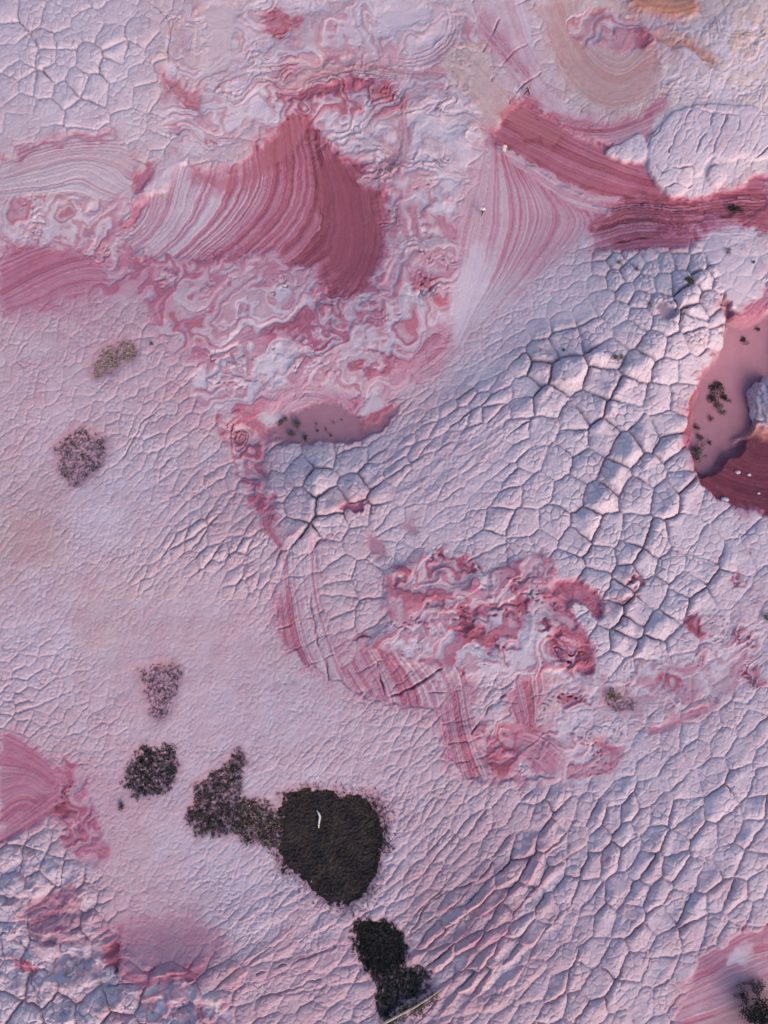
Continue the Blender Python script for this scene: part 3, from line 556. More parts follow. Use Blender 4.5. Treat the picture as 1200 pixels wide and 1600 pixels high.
LONG = ['1000,690 975,730 950,770 925,800 912,850 905,900 902,915', '880,580 855,610 822,650 812,700 800,740 790,790 770,830 725,865', '1075,760 1050,800 1010,850 985,900 975,960 965,1010', '1045,960 1010,1000 990,1030 982,1075', '1190,830 1150,860 1110,910 1075,950', '725,870 770,900 800,915', '790,610 760,640 730,660 690,670 640,720 600,760 575,790', '850,570 810,585 775,620 730,680 690,700', '600,690 570,730 545,780 520,800', '490,745 493,790 495,815 470,850 440,870 415,905', '495,815 480,840 455,850', '840,560 800,580 740,610 690,650 640,690', '985,1230 975,1290 955,1350 945,1400', '935,1270 940,1320 905,1345 890,1390', '865,1215 862,1280 840,1330 805,1380', '1060,1215 1045,1280 1010,1350 995,1385', '1150,1200 1100,1290 1040,1390 1000,1440', '1200,1250 1150,1330 1100,1400 1060,1450', '1200,1330 1160,1380 1120,1440', '1120,410 1085,450 1060,490', '930,500 870,520 800,560', '930,560 880,600 850,640', '1010,560 960,600 940,660', '1080,640 1040,700 1000,740', '380,850 330,875 300,905 270,935', '330,810 290,830 260,860 215,920', '420,880 370,905 320,955', '950,1400 920,1460 880,1540 850,1600', '1000,1440 960,1500 940,1570', '660,1470 700,1440 745,1410 790,1370 810,1340 830,1320', '690,1490 740,1470 780,1430 800,1400 830,1370', '720,1540 760,1510 790,1470 830,1430 850,1400', '205,40 160,90 160,140 130,165', '0,10 40,60 60,100 65,120', '160,90 190,75 235,40 245,60', '215,30 250,60 250,90', '120,150 105,165 100,200']
# the long joints seen running through the slab: cell rims close to these lines open wider
BOOST = np.zeros_like(U)
for pts in LONG:
    s_, d_, _ = line_d(pts, 40, 2)
    BOOST[s_] = np.maximum(BOOST[s_], np.exp(-(d_/14)**2))
del eu, ev, en
STRB = np.clip(.62+.75*fbm(U/55, V/55, 2, 130), .12, 1.2)*(.68+1.2*BOOST)
STR = STRB*GRAIN
EE = np.minimum(E1/(SPC*.44), 1)
H += nk*blur(DOM*((1-(1-EE)**3.0)*.9+.28*(1-np.exp(-E1/2.0))+.10*(CIDH-.5)*(1-np.exp(-E1/3)))*np.clip(STRB, .4, 1.3)*1.12, 1)
H -= nk*DEP*STR*np.exp(-(EJ/.88)**2)*1.75
CH2 = np.random.default_rng(4).random(len(S2)+1).astype(f32)[CID2]
STR2 = np.clip(.62+1.1*fbm(U/34, V/34, 2, 140), .05, 1.2)
H += nk*(DEP*.09+.01)*(1-np.exp(-E2/2.6))*STR2
H -= nk*(DEP*.26+.035)*STR2*np.exp(-(E2/.75)**2)
H += nk*DEP*.03*(CH2-.5)*STR2*(1-np.exp(-E2/1.5))
# fine crazing on every cell
q1 = np.abs(perlin(U/6+W1, V/6, 150)); q2 = np.abs(perlin(U/8, V/6.5+W2, 151))
H -= nk*(.010+.022*DEP)*(ss(.14, 0, q1)+ss(.12, 0, q2))
IRON += nk*.05*(CIDH-.5)+nk*.02*(CH2-.5)
# little erosion pits and rusty specks, gathered in swarms
sw_ = ss(.05, .4, perlin(U/62, V/58, 190)+.3*W1)
H -= nk*.055*ss(.34, .56, PIT)*sw_
IRON += nk*np.clip(DEP*3-.25, 0, 1)*.30*ss(.42, .62, perlin((U+4*W1)/8.5, (V+4*W2)/7, 191))*ss(.0, .4, perlin(U/70, V/66, 192))
# named long joints
for pts, wd, dp in (
  ('1078,175 1060,205 1045,238',1.5,.4),('1113,180 1105,205 1085,240',1.4,.35),('1133,182 1120,218 1108,248',1.5,.45),('1155,185 1148,205',1.3,.3),('1035,190 1022,215 1010,230',1.3,.3),('1200,232 1180,245 1165,255',1.4,.4),('1035,145 1060,160 1100,178 1150,182 1200,183',1.5,.25),('1036,272 1050,262 1062,265 1078,262 1086,274',1.4,.45),('1040,294 1055,290 1068,296 1080,288',1.3,.35),('1052,264 1056,290',1.2,.25),('1024,258 1036,272',1.2,.3),
  ('835,62 815,72 800,82 785,100 770,125',1.3,.3),('845,112 825,125 808,140 795,160',1.5,.45),('780,30 765,60 755,80',1.4,.3),('800,10 835,-5',1.4,.3),
  ('230,0 265,30 262,75 262,95',1.3,.25),('290,0 270,30 262,80',1.2,.25),
  ('640,1460 670,1410 700,1390 740,1380 770,1350',1.7,.35),
  ('400,1520 450,1505 500,1490 525,1480',1.4,.3),('400,1560 450,1545 500,1530',1.3,.25),('250,640 225,655 205,690 190,720',1.3,.25),('40,540 20,560 40,575',1.2,.2),
  ('485,930 490,980 515,1060',1.5,.35),('430,985 470,970 505,955',1.3,.17),('440,1022 480,1008 518,990',1.3,.17),('432,905 470,902 500,893',1.3,.17),('455,872 480,862 498,848',1.3,.17),('470,1046 500,1030 525,1022',1.3,.17),('558,1050 580,1040 606,1028',1.3,.17),('615,1074 640,1060 652,1046',1.2,.17),('690,1132 715,1128 742,1118',1.3,.17),('700,1162 730,1160 752,1150',1.3,.17),('712,1192 745,1188 765,1178',1.2,.17),('800,1098 825,1092 848,1086',1.2,.17),('650,1085 690,1080 720,1078',1.2,.17),('588,1040 600,1080 606,1090 640,1075 665,1062 690,1045',1.7,.5),('735,1145 755,1120 775,1095 790,1085',1.7,.5),('0,1460 20,1450 40,1480 55,1560 75,1600',1.6,.4)):
    groove(pts, wd, dp)
# outer rims: scarps along the edges of the big slabs
def scarp(pts, dh, fall=10, warp=3):
    s, d, side = line_d(pts, 30, warp)
    H[s] += dh*(.55+1.5*W2[s])*np.where(side > 0, np.exp(-d/fall), -.5*np.exp(-d/fall))*np.minimum(d/1.2, 1)
scarp('415,860 425,930 440,1000 500,1050 540,1075 600,1105 690,1105 700,1190 740,1228 870,1215', -.2, 9, 9)

# ---- soil crust patches with their ragged edges
def crust(pts, dens, rough=6, drop=.15, soft=9, brown=0, rid=5, warp=6):
    s, d = sdf(pts, 34, warp)
    e = d+rough*(.5*N4[s]+.9*N8[s]+1.5*W1[s])
    m = ss(-5.0, 7.0, e)*ss(-soft*2.0, -soft*.3, d)
    CRUST[s] = np.maximum(CRUST[s], m*dens)
    k = ss(-16, 5, d); NET[s] *= 1-k
    BEDA[s] *= 1-k; IRON[s] = IRON[s]*(1-k)+.36*k
    SANDM[s] = np.maximum(SANDM[s], k*.45)
    H[s] = H[s]*(1-k)+k*(-.5*drop+.05*NF[s]+(.05+.09*m)*(N4[s]+.6*N8[s])*.8*m)-drop*ss(-6, 10, d)
    if rid:
        r = RID[s]; r[(d > 0)] = rid
BIGC = '435,1250 450,1236 480,1230 520,1236 555,1240 585,1256 598,1285 600,1320 592,1360 575,1395 548,1418 520,1418 498,1402 484,1380 462,1365 438,1355 430,1330 436,1300 432,1280'
SOIL = [(BIGC, .84, 5), ('375,1250 400,1248 430,1262 440,1290 436,1320 405,1318 378,1305 362,1290', .60, 7), ('300,1230 320,1215 350,1205 360,1180 375,1172 384,1185 380,1205 372,1235 378,1262 382,1290 360,1302 335,1300 312,1308 300,1290 292,1275 305,1250', .50, 9), ('215,1172 240,1166 268,1168 276,1200 270,1225 240,1240 215,1245 196,1232 202,1200', .52, 9), ('212,1050 240,1038 276,1034 280,1060 268,1095 258,1120 240,1128 228,1090', .30, 9), ('82,700 105,676 140,670 168,690 158,725 135,752 112,758 92,735', .34, 9), ('138,582 150,555 175,535 205,530 212,545 205,562 175,582 150,590', .22, 7), ('548,1455 565,1438 600,1440 625,1455 638,1490 625,1515 600,1525 575,1520 555,1490', .84, 7), ('575,1520 610,1512 645,1508 678,1530 650,1558 615,1575 598,1600 590,1575 595,1550', .60, 9), ('940,1085 965,1080 985,1090 1000,1100 985,1112 955,1105', .25, 6), ('560,1232 598,1250 606,1290 600,1310 590,1262', .45, 11)]
for pts, dn, rg in SOIL: crust(pts, dn, rg)
print('relief', time.time()-T0)
# ================================================================== MATERIALS
def new_mat(name):
    m = bpy.data.materials.new(name); m.use_nodes = True
    n = m.node_tree; b = n.nodes['Principled BSDF']; b.inputs['Roughness'].default_value = .92
    b.inputs['Specular IOR Level'].default_value = .12
    return m, n, b
def rock_material():
    m, n, b = new_mat('sandstone'); N = n.nodes.new; L = n.links.new
    def attr(a):
        x = N('ShaderNodeAttribute'); x.attribute_name = a; return x.outputs['Fac']
    def math_(op, a, bb, c=None):
        x = N('ShaderNodeMath'); x.operation = op
        for i, q in enumerate((a, bb, c)):
            if q is None: continue
            if isinstance(q, (int, float)): x.inputs[i].default_value = q
            else: L(q, x.inputs[i])
        return x.outputs[0]
    def noise(scale, detail=4, rough=.6):
        x = N('ShaderNodeTexNoise'); x.inputs['Scale'].default_value = scale; x.inputs['Detail'].default_value = detail
        x.inputs['Roughness'].default_value = rough; L(geo.outputs['Position'], x.inputs['Vector']); return x.outputs['Fac']
    def mix(f, a, bb):
        x = N('ShaderNodeMix'); x.data_type = 'RGBA'
        if isinstance(f, (int, float)): x.inputs[0].default_value = f
        else: L(f, x.inputs[0])
        for i, q in ((6, a), (7, bb)):
            if isinstance(q, tuple): x.inputs[i].default_value = (*q, 1)
            else: L(q, x.inputs[i])
        return x.outputs[2]
    geo = N('ShaderNodeNewGeometry')
    g1 = noise(9, 3, .7); g2 = noise(.55, 6, .62); g3 = noise(2.6, 4, .65); g5 = noise(1.7, 4, .6)
    iron = attr('iron')
    f = math_('ADD', iron, math_('MULTIPLY_ADD', g2, .20, -.10)); f = math_('ADD', f, math_('MULTIPLY_ADD', g1, .10, -.05)); f = math_('ADD', f, math_('MULTIPLY_ADD', g3, .10, -.05))
    bed = N('ShaderNodeTexNoise'); bed.noise_dimensions = '1D'; bed.inputs['Scale'].default_value = 1; bed.inputs['Detail'].default_value = 3; bed.inputs['Roughness'].default_value = .65
    L(attr('bed'), bed.inputs['W']); beda = attr('bed_strength'); bv = math_('MULTIPLY', math_('SUBTRACT', bed.outputs['Fac'], .5), beda)
    f = math_('MULTIPLY', math_('ADD', f, math_('MULTIPLY', bv, 1.7)), .77)
    r = N('ShaderNodeValToRGB'); e = r.color_ramp.elements
    e[0].position = 0; e[0].color = (.555, .460, .528, 1)
    e[1].position = 1; e[1].color = (.125, .034, .054, 1)
    for p, c in ((1.0, (.240, .062, .090)), (.10, (.525, .412, .482)), (.25, (.488, .328, .380)), (.42, (.448, .236, .308)), (.60, (.408, .145, .215)), (.80, (.330, .100, .142))):
        q = e.new(p*.77); q.color = (*c, 1)
    L(f, r.inputs[0]); c = r.outputs[0]
    tn = N('ShaderNodeValToRGB'); te = tn.color_ramp.elements
    te[0].position = .04; te[0].color = (.56, .45, .37, 1); tq = te.new(.24); tq.color = (.455, .310, .265, 1); te = tn.color_ramp.elements; te[2].position = .5; te[2].color = (.50, .225, .135, 1)  # cream end also carries the sunlight painted on the top right rock
    L(f, tn.inputs[0])
    c = mix(math_('MULTIPLY', attr('ochre'), .85), c, tn.outputs[0])
    # faint desert-varnish mottling
    mo = N('ShaderNodeMapRange'); mo.inputs[1].default_value = .58; mo.inputs[2].default_value = .78; mo.inputs[3].default_value = 0; mo.inputs[4].default_value = .22
    L(g2, mo.inputs[0]); c = mix(mo.outputs[0], c, (.36, .33, .40))
    c = mix(math_('MULTIPLY', attr('sand'), .75), c, mix(g2, (.215, .105, .145), (.335, .180, .225)))
    # living crust: brown-black
    cr = attr('crust'); k = N('ShaderNodeMapRange'); k.inputs[1].default_value = .30; k.inputs[2].default_value = .75
    L(math_('MULTIPLY_ADD', g3, .7, math_('MULTIPLY_ADD', g1, .6, -.65)), k.inputs[0])
    k2 = N('ShaderNodeMapRange'); k2.inputs[1].default_value = .42; k2.inputs[2].default_value = .62; L(g2, k2.inputs[0])
    cc = mix(k.outputs[0], mix(k2.outputs[0], (.024, .019, .022), (.050, .036, .034)), mix(k2.outputs[0], (.085, .066, .074), (.135, .092, .076)))
    cf = N('ShaderNodeMapRange'); cf.inputs[1].default_value = 0; cf.inputs[2].default_value = .22
    L(math_('SUBTRACT', math_('MULTIPLY', cr, 1.0), math_('MULTIPLY', math_('SUBTRACT', 1.15, cr), math_('MULTIPLY_ADD', g5, 3.0, -.75))), cf.inputs[0])
    c = mix(cf.outputs[0], c, cc)
    L(c, b.inputs['Base Color'])
    bp = N('ShaderNodeBump'); bp.inputs['Strength'].default_value = .8; bp.inputs['Distance'].default_value = .12
    vo = N('ShaderNodeTexVoronoi'); vo.feature = 'DISTANCE_TO_EDGE'; vo.inputs['Scale'].default_value = 1.9; L(geo.outputs['Position'], vo.inputs['Vector'])
    vm = N('ShaderNodeMapRange'); vm.inputs[1].default_value = 0; vm.inputs[2].default_value = .07; L(vo.outputs['Distance'], vm.inputs[0])
    hh = math_('ADD', math_('MULTIPLY', g3, .55), math_('MULTIPLY', g1, .30)); hh = math_('MULTIPLY_ADD', math_('MULTIPLY', vm.outputs[0], attr('craze')), .30, hh); hh = math_('MULTIPLY_ADD', bv, 1.6, hh)
    L(hh, bp.inputs['Height']); L(bp.outputs[0], b.inputs['Normal'])
    return m
ROCK = rock_material()
def plain(name, rgb, var=.25, scale=6, rough=.85):
    m, n, b = new_mat(name); N = n.nodes.new; L = n.links.new
    t = N('ShaderNodeTexNoise'); t.inputs['Scale'].default_value = scale; t.inputs['Detail'].default_value = 4
    g = N('ShaderNodeNewGeometry'); L(g.outputs['Position'], t.inputs['Vector'])
    r = N('ShaderNodeValToRGB'); e = r.color_ramp.elements
    e[0].position = .3; e[0].color = (*[c*(1-var) for c in rgb], 1); e[1].position = .7; e[1].color = (*[min(c*(1+var), 1) for c in rgb], 1)
    L(t.outputs[0], r.inputs[0]); L(r.outputs[0], b.inputs['Base Color']); b.inputs['Roughness'].default_value = rough
    return m

# ================================================================== MESH OF THE GROUND
Z = (BASE+H).astype(f32)
X = PX.astype(f32); Y = PY.astype(f32)
# normals of the whole field, so that pieces cut from it meet without a seam
dxu = np.gradient(X, axis=1); dyu = np.gradient(Y, axis=1); dzu = np.gradient(Z, axis=1)
dxv = np.gradient(X, axis=0); dyv = np.gradient(Y, axis=0); dzv = np.gradient(Z, axis=0)
NX = dyv*dzu-dzv*dyu; NY = dzv*dxu-dxv*dzu; NZ = dxv*dyu-dyv*dxu
nl = np.sqrt(NX*NX+NY*NY+NZ*NZ)+1e-9
NRM = np.stack([NX/nl, NY/nl, NZ/nl], -1).reshape(-1, 3).astype(f32)
if NRM[:, 2].mean() < 0: NRM = -NRM
CO = np.stack([X, Y, Z], -1).reshape(-1, 3)
ATT = {'iron': IRON.ravel(), 'ochre': TAN.ravel(), 'crust': CRUST.ravel(), 'bed': BED.ravel(), 'bed_strength': BEDA.ravel(), 'sand': SANDM.ravel(), 'craze': np.clip(nk*(.15+DEP*2), 0, 1).ravel()}
idx = np.arange(NU*NV, dtype=np.int32).reshape(NV, NU)
QUAD = np.stack([idx[:-1, :-1], idx[1:, :-1], idx[1:, 1:], idx[:-1, 1:]], -1).reshape(-1, 4)
def cut(name, faces, parent=None, skirt=0.0, origin=None):
    """the chosen faces as one mesh object, with side walls of the given depth"""
    q = QUAD[faces]; vi, inv = np.unique(q, return_inverse=True); q = inv.reshape(-1, 4).astype(np.int32)
    co = CO[vi]; nr = NRM[vi]; at = {k: a[vi] for k, a in ATT.items()}
    if skirt:
        e = np.concatenate([q[:, [0, 1]], q[:, [1, 2]], q[:, [2, 3]], q[:, [3, 0]]])
        key = np.minimum(e[:, 0], e[:, 1]).astype(np.int64)*len(vi)+np.maximum(e[:, 0], e[:, 1])
        _, first, cnt = np.unique(key, return_index=True, return_counts=True)
        b = e[first[cnt == 1]]; bv, binv = np.unique(b, return_inverse=True); b2 = binv.reshape(-1, 2).astype(np.int32)
        n0 = len(co); nb = len(bv)
        low = co[bv].copy(); low[:, 2] -= skirt
        co = np.concatenate([co, co[bv]-np.array([0, 0, .004], f32), low])
        c0 = co[bv].mean(0); out = co[bv]-c0; out[:, 2] = 0; out /= np.linalg.norm(out, axis=1, keepdims=True)+1e-6
        nr = np.concatenate([nr, out, out]).astype(f32)
        at = {k: np.concatenate([a, a[bv], a[bv]]) for k, a in at.items()}
        q = np.concatenate([q, np.stack([n0+b2[:, 1], n0+b2[:, 0], n0+nb+b2[:, 0], n0+nb+b2[:, 1]], -1)])
    me = bpy.data.meshes.new(name); me.vertices.add(len(co))
    org = np.zeros(3, f32) if origin is None else np.asarray(origin, f32)
    me.vertices.foreach_set('co', (co-org).astype(f32).ravel())
    me.loops.add(q.size); me.loops.foreach_set('vertex_index', q.ravel().astype(np.int32))
    me.polygons.add(len(q)); me.polygons.foreach_set('loop_start', np.arange(0, q.size, 4, dtype=np.int32))
    me.update(calc_edges=True)
    me.polygons.foreach_set('use_smooth', np.ones(len(q), bool))
    for k, a in at.items():
        x = me.attributes.new(k, 'FLOAT', 'POINT'); x.data.foreach_set('value', a.astype(f32))
    me.materials.append(ROCK)
    me.normals_split_custom_set_from_vertices(nr.tolist())
    o = bpy.data.objects.new(name, me); col.objects.link(o); o.location = tuple(float(t) for t in org)
    if parent is not None: o.parent = parent
    return o
def qmid(a): return (a[:-1, :-1]).ravel()
FR_ = qmid(RID); FC = qmid(CID); FN = qmid(nk*DEP*np.clip(STR, .3, 1)); FU = qmid(U); FV = qmid(V)
ground_faces = np.ones(len(QUAD), bool)
# --- the pillows between the joints: parts of the ground
infr = (FU > -8) & (FU < 1208) & (FV > -8) & (FV < 1608)
ok = (FC >= 0) & (FR_ == 0) & infr
cnt = np.bincount(FC[ok], minlength=len(S1)); dsum = np.bincount(FC[ok], FN[ok], minlength=len(S1))/np.maximum(cnt, 1)
score = cnt*np.where(dsum > .075, 1, 0)
order = np.argsort(-score); order = order[score[order] > 60]
big = order[:300]; small = order[300:1600]
ground = None
lab = np.full(len(S1), -1); lab[big] = np.arange(len(big)); lab[small] = 9999
FL = np.where(ok, lab[FC], -1)
srt = np.argsort(FL, kind='stable'); fs = FL[srt]
NAMES = {1: ('red_rock_bowl', 'smooth deep red rock bowl with curving pale bands'), 2: ('striped_rock_slope', 'pink and white striped rock slope'), 3: ('red_rock_ledge', 'dark red banded rock ledge'), 4: ('sand_hollow', 'pink sand floor of a hollow with small plants'), 5: ('soil_patch', 'patch of dark crusty soil on pale rock'), 6: ('banded_rock', 'red and white banded rock rib')}
take = (FL >= 0)
ground = cut('ground', np.nonzero(~take & (FR_ == 0))[0])
ground['kind'] = 'structure'; ground['label'] = 'pale lavender and pink sandstone ground with cracks'
for r, (nm, lb) in NAMES.items():
    fi = np.nonzero(FR_ == r)[0]
    if len(fi):
        o = cut(nm, fi); o['kind'] = 'structure'; o['label'] = lb
for k in range(len(big)):
    a, b = np.searchsorted(fs, [k, k+1]); fi = srt[a:b]
    if len(fi): cut('rock_pillow', fi, ground, .35, CO[QUAD[fi, 0]].mean(0))
a, b = np.searchsorted(fs, [9999, 10000])
if b > a:
    o = cut('small_pillows', srt[a:b], ground); o['kind'] = 'stuff'
# far sandy flat beyond the surveyed rock, out to the horizon
me = bpy.data.meshes.new('desert_plain'); R = 3000
me.from_pydata([(-R, -R, -7.5), (R, -R, -7.5), (R, R, -7.5), (-R, R, -7.5)], [], [(0, 1, 2, 3)])
me.materials.append(plain('desert_sand', (.47, .36, .40), .15, .02))
o = bpy.data.objects.new('desert_plain', me); col.objects.link(o); o['kind'] = 'structure'; o['label'] = 'flat pinkish desert beyond the rock'
def at(u, v):
    i = np.clip(np.searchsorted(us, u)-1, 0, NU-2); j = np.clip(np.searchsorted(vs, v)-1, 0, NV-2)
    a = (u-us[i])/(us[i+1]-us[i]); b = (v-vs[j])/(vs[j+1]-vs[j])
    def g(A): return float((A[j, i]*(1-a)+A[j, i+1]*a)*(1-b)+(A[j+1, i]*(1-a)+A[j+1, i+1]*a)*b)
    return Vector((g(X), g(Y), g(Z)))
print('ground mesh', time.time()-T0)
# ================================================================== PLANTS, STONES, WOOD, PEOPLE
PXM = 0.088                                             # metres on the ground per survey unit
def link(name, me, parent=None, loc=None):
    o = bpy.data.objects.new(name, me); col.objects.link(o)
    if parent is not None: o.parent = parent
    if loc is not None: o.location = loc
    return o
def empty(name, loc, label, cat, group=None, rz=0):
    o = bpy.data.objects.new(name, None); col.objects.link(o); o.location = loc; o.rotation_euler[2] = rz
    o.empty_display_size = .2; tag(o, label, cat, group); return o
def tag(o, label, cat, group=None):
    o['label'] = label; o['category'] = cat
    if group: o['group'] = group
def quads(name, cen, dirs, ups, L, Wd, mat, bend=0):
    """a cloud of narrow leaves (each a diamond of two triangles)"""
    n = len(cen); side = np.cross(dirs, ups); side /= np.linalg.norm(side, axis=1, keepdims=True)+1e-6
    L = np.asarray(L).reshape(-1, 1); Wd = np.asarray(Wd).reshape(-1, 1)
    v = np.stack([cen, cen+dirs*L*.45+side*Wd, cen+dirs*L, cen+dirs*L*.45-side*Wd], 1).reshape(-1, 3)
    me = bpy.data.meshes.new(name); me.vertices.add(len(v)); me.vertices.foreach_set('co', v.astype(f32).ravel())
    me.loops.add(4*n); me.loops.foreach_set('vertex_index', np.arange(4*n, dtype=np.int32))
    me.polygons.add(n); me.polygons.foreach_set('loop_start', np.arange(0, 4*n, 4, dtype=np.int32)); me.update(calc_edges=True)
    me.materials.append(mat); return me
def unit(a): return a/(np.linalg.norm(a, axis=1, keepdims=True)+1e-9)
def tube_mesh(name, paths, mat, seg=6):
    V_, F_ = [], []
    for pts, rad in paths:
        pts = [Vector(p) for p in pts]; b0 = len(V_)
        for i, p in enumerate(pts):
            t = (pts[min(i+1, len(pts)-1)]-pts[max(i-1, 0)]).normalized()
            a = t.orthogonal().normalized(); c = t.cross(a)
            for k in range(seg):
                q = 2*math.pi*k/seg; V_.append(p+(a*math.cos(q)+c*math.sin(q))*rad[i])
        for i in range(len(pts)-1):
            for k in range(seg):
                F_.append((b0+i*seg+k, b0+i*seg+(k+1) % seg, b0+(i+1)*seg+(k+1) % seg, b0+(i+1)*seg+k))
        F_.append(tuple(range(b0+seg-1, b0-1, -1))); F_.append(tuple(range(b0+(len(pts)-1)*seg, b0+len(pts)*seg)))
    me = bpy.data.meshes.new(name); me.from_pydata([tuple(v) for v in V_], [], F_); me.materials.append(mat)
    me.polygons.foreach_set('use_smooth', [True]*len(me.polygons)); return me
M_OLIVE = plain('olive_leaf', (.105, .100, .050), .4, 3); M_DARK = plain('dark_leaf', (.032, .036, .030), .4, 3)
M_GREY = plain('grey_green_leaf', (.125, .112, .112), .4, 3); M_TAN = plain('dry_straw', (.46, .34, .30), .3, 3)
M_BRUSH = plain('dark_brush', (.075, .062, .062), .5, 2); M_BROWN = plain('brown_brush', (.12, .080, .060), .4, 2)
M_WOOD = plain('grey_wood', (.20, .16, .15), .3, 9); M_BLEACH = plain('bleached_wood', (.62, .58, .55), .15, 9)
def shrub_meshes(r, n, mat, seed, flat=.75, lobes=6):
    g = np.random.default_rng(seed)
    lc = g.normal(0, .42, (lobes, 3))*r; lc[:, 2] = np.abs(lc[:, 2])*.7+r*.35
    k = g.integers(0, lobes, n); d = unit(g.normal(0, 1, (n, 3))); d[:, 2] = np.abs(d[:, 2])*.9+.05
    cen = lc[k]+d*r*(.15+.45*g.random((n, 1))); cen[:, 2] *= flat; cen[:, 2] = np.maximum(cen[:, 2], .03)
    dr = unit(d+g.normal(0, .6, (n, 3)))
    fo = quads('foliage', cen, dr, unit(g.normal(0, 1, (n, 3))), r*(.16+.2*g.random(n)), r*(.045+.05*g.random(n)), mat)
    st = []
    for q in lc: st.append(([(0, 0, -.05), tuple(q*np.array([.5, .5, .45*flat])), tuple(q*np.array([1, 1, flat]))], [r*.05, r*.035, r*.015]))
    return fo, tube_mesh('stems', st, M_WOOD, 5)
def shrub(u, v, dia, mat, label, group, n=None, name='shrub', flat=.75):
    r = dia*PXM*.5; p = at(u, v)
    e = empty(name, p, label, 'shrub' if name == 'shrub' else name.replace('_', ' '), group, random.uniform(0, 6))
    fo, st = shrub_meshes(r, n or int(90+14*dia), mat, int(u*31+v), flat)
    link('foliage', fo, e); link('stems', st, e); return e
GD = 'small shrubs rooted in the joints of the white dome'; GH = 'shrubs on the sand of the right hollow'; GM = 'plants on the sand of the middle hollow'; GL = 'lone dark shrubs on the pale slope'
SHRUBS = [(1075,445,16,M_OLIVE,'largest round olive shrub growing in a joint of the white dome',GD),(967,414,10,M_OLIVE,'small olive shrub at the upper left rim of the white dome',GD),(994,423,9,M_OLIVE,'small olive shrub near the upper rim of the dome, second from its left end',GD),(1015,479,8,M_OLIVE,'tiny olive shrub in a joint at the middle of the dome',GD),(1053,471,7,M_OLIVE,'tiny olive shrub just below left of the largest dome shrub',GD),(958,564,12,M_OLIVE,'low olive shrub in the crack below the long bulging pillows',GD),(969,562,10,M_OLIVE,'low olive shrub against the right side of the crack shrub below bulging pillows',GD),(878,549,7,M_DARK,'tiny dark shrub in the sandy crack left of the bulging pillows',GD),
 (1137,394,11,M_GREY,'grey green shrub on the smooth pale slab right of the dome',GD),(1177,411,8,M_DARK,'tiny dark shrub at the right side of the smooth pale slab',GD),
 (1127,604,20,M_DARK,'largest dark green shrub of the sand hollow cluster',GH),(1117,618,17,M_DARK,'dark shrub at the lower left of the sand hollow cluster',GH),(1137,616,15,M_DARK,'dark shrub at the lower right of the sand hollow cluster',GH),(1124,632,15,M_GREY,'grey green shrub just below the sand hollow cluster',GH),(1133,641,12,M_GREY,'grey green shrub lowest of the sand hollow cluster',GH),(1146,622,8,M_GREY,'tiny shrub right of the sand hollow cluster',GH),(1116,651,11,M_GREY,'small lone shrub between the two shrub clusters of the hollow',GH),(1094,664,11,M_DARK,'topmost dark shrub of the row along the hollow left bank',GH),(1100,683,14,M_GREY,'second shrub of the row along the hollow left bank',GH),(1096,697,15,M_GREY,'third shrub of the row along the hollow left bank',GH),(1094,712,18,M_GREY,'lowest and broadest shrub of the row along the hollow left bank',GH),(1115,688,9,M_DARK,'small dark shrub on sand right of the bank row',GH),
 (1168,527,13,M_DARK,'dark shrub on the sand below the striped red neck',GH),(1189,509,10,M_DARK,'dark shrub at the right edge of the frame above the sand hollow',GH),(1150,330,20,M_DARK,'dark shrub in the red gully below the white lobes',None),
 (468,663,16,M_GREY,'round grey shrub in the middle of the pink sand hollow',GM),(457,678,14,M_GREY,'grey shrub at the lower left of the pink sand hollow',GM),(446,655,12,M_GREY,'grey shrub at the left end of the pink sand hollow, upper one',GM),(438,664,12,M_GREY,'grey shrub at the left end of the pink sand hollow, lower one',GM),(477,685,10,M_DARK,'small dark shrub at the lower rim of the pink sand hollow',GM),(495,673,6,M_DARK,'tiny dark plant on pink sand right of the round grey shrub',GM),(494,662,5,M_DARK,'tiny dark plant on pink sand above the tiny one',GM),(516,680,6,M_DARK,'tiny dark plant low on the right part of pink sand',GM),(509,670,5,M_DARK,'tiny dark plant at the middle of the right part of pink sand',GM),(520,660,5,M_GREY,'tiny grey plant on the right part of pink sand, upper one',GM),(534,655,5,M_GREY,'tiny grey plant nearest the red band right of pink sand',GM),
 (238,538,8,M_DARK,'small round dark shrub beside the straw coloured patch',GL),(190,1259,11,M_DARK,'round dark shrub below left of the brush covered patch',GL),(553,1429,6,M_DARK,'tiny dark shrub between the two black soil patches',GL),(957,1088,14,M_OLIVE,'olive shrub on the gravelly pocket below the white cells',None),(1196,966,14,M_GREY,'grey shrub at the right edge beside pink broken rock',None),
 (1174,1536,20,M_GREY,'grey green shrub above the big dark juniper',None),(1158,1556,14,M_DARK,'dark shrub at the upper left of the big juniper',None)]
for u, v, d, m, lb, gr in SHRUBS: shrub(u, v, d, m, lb, gr)
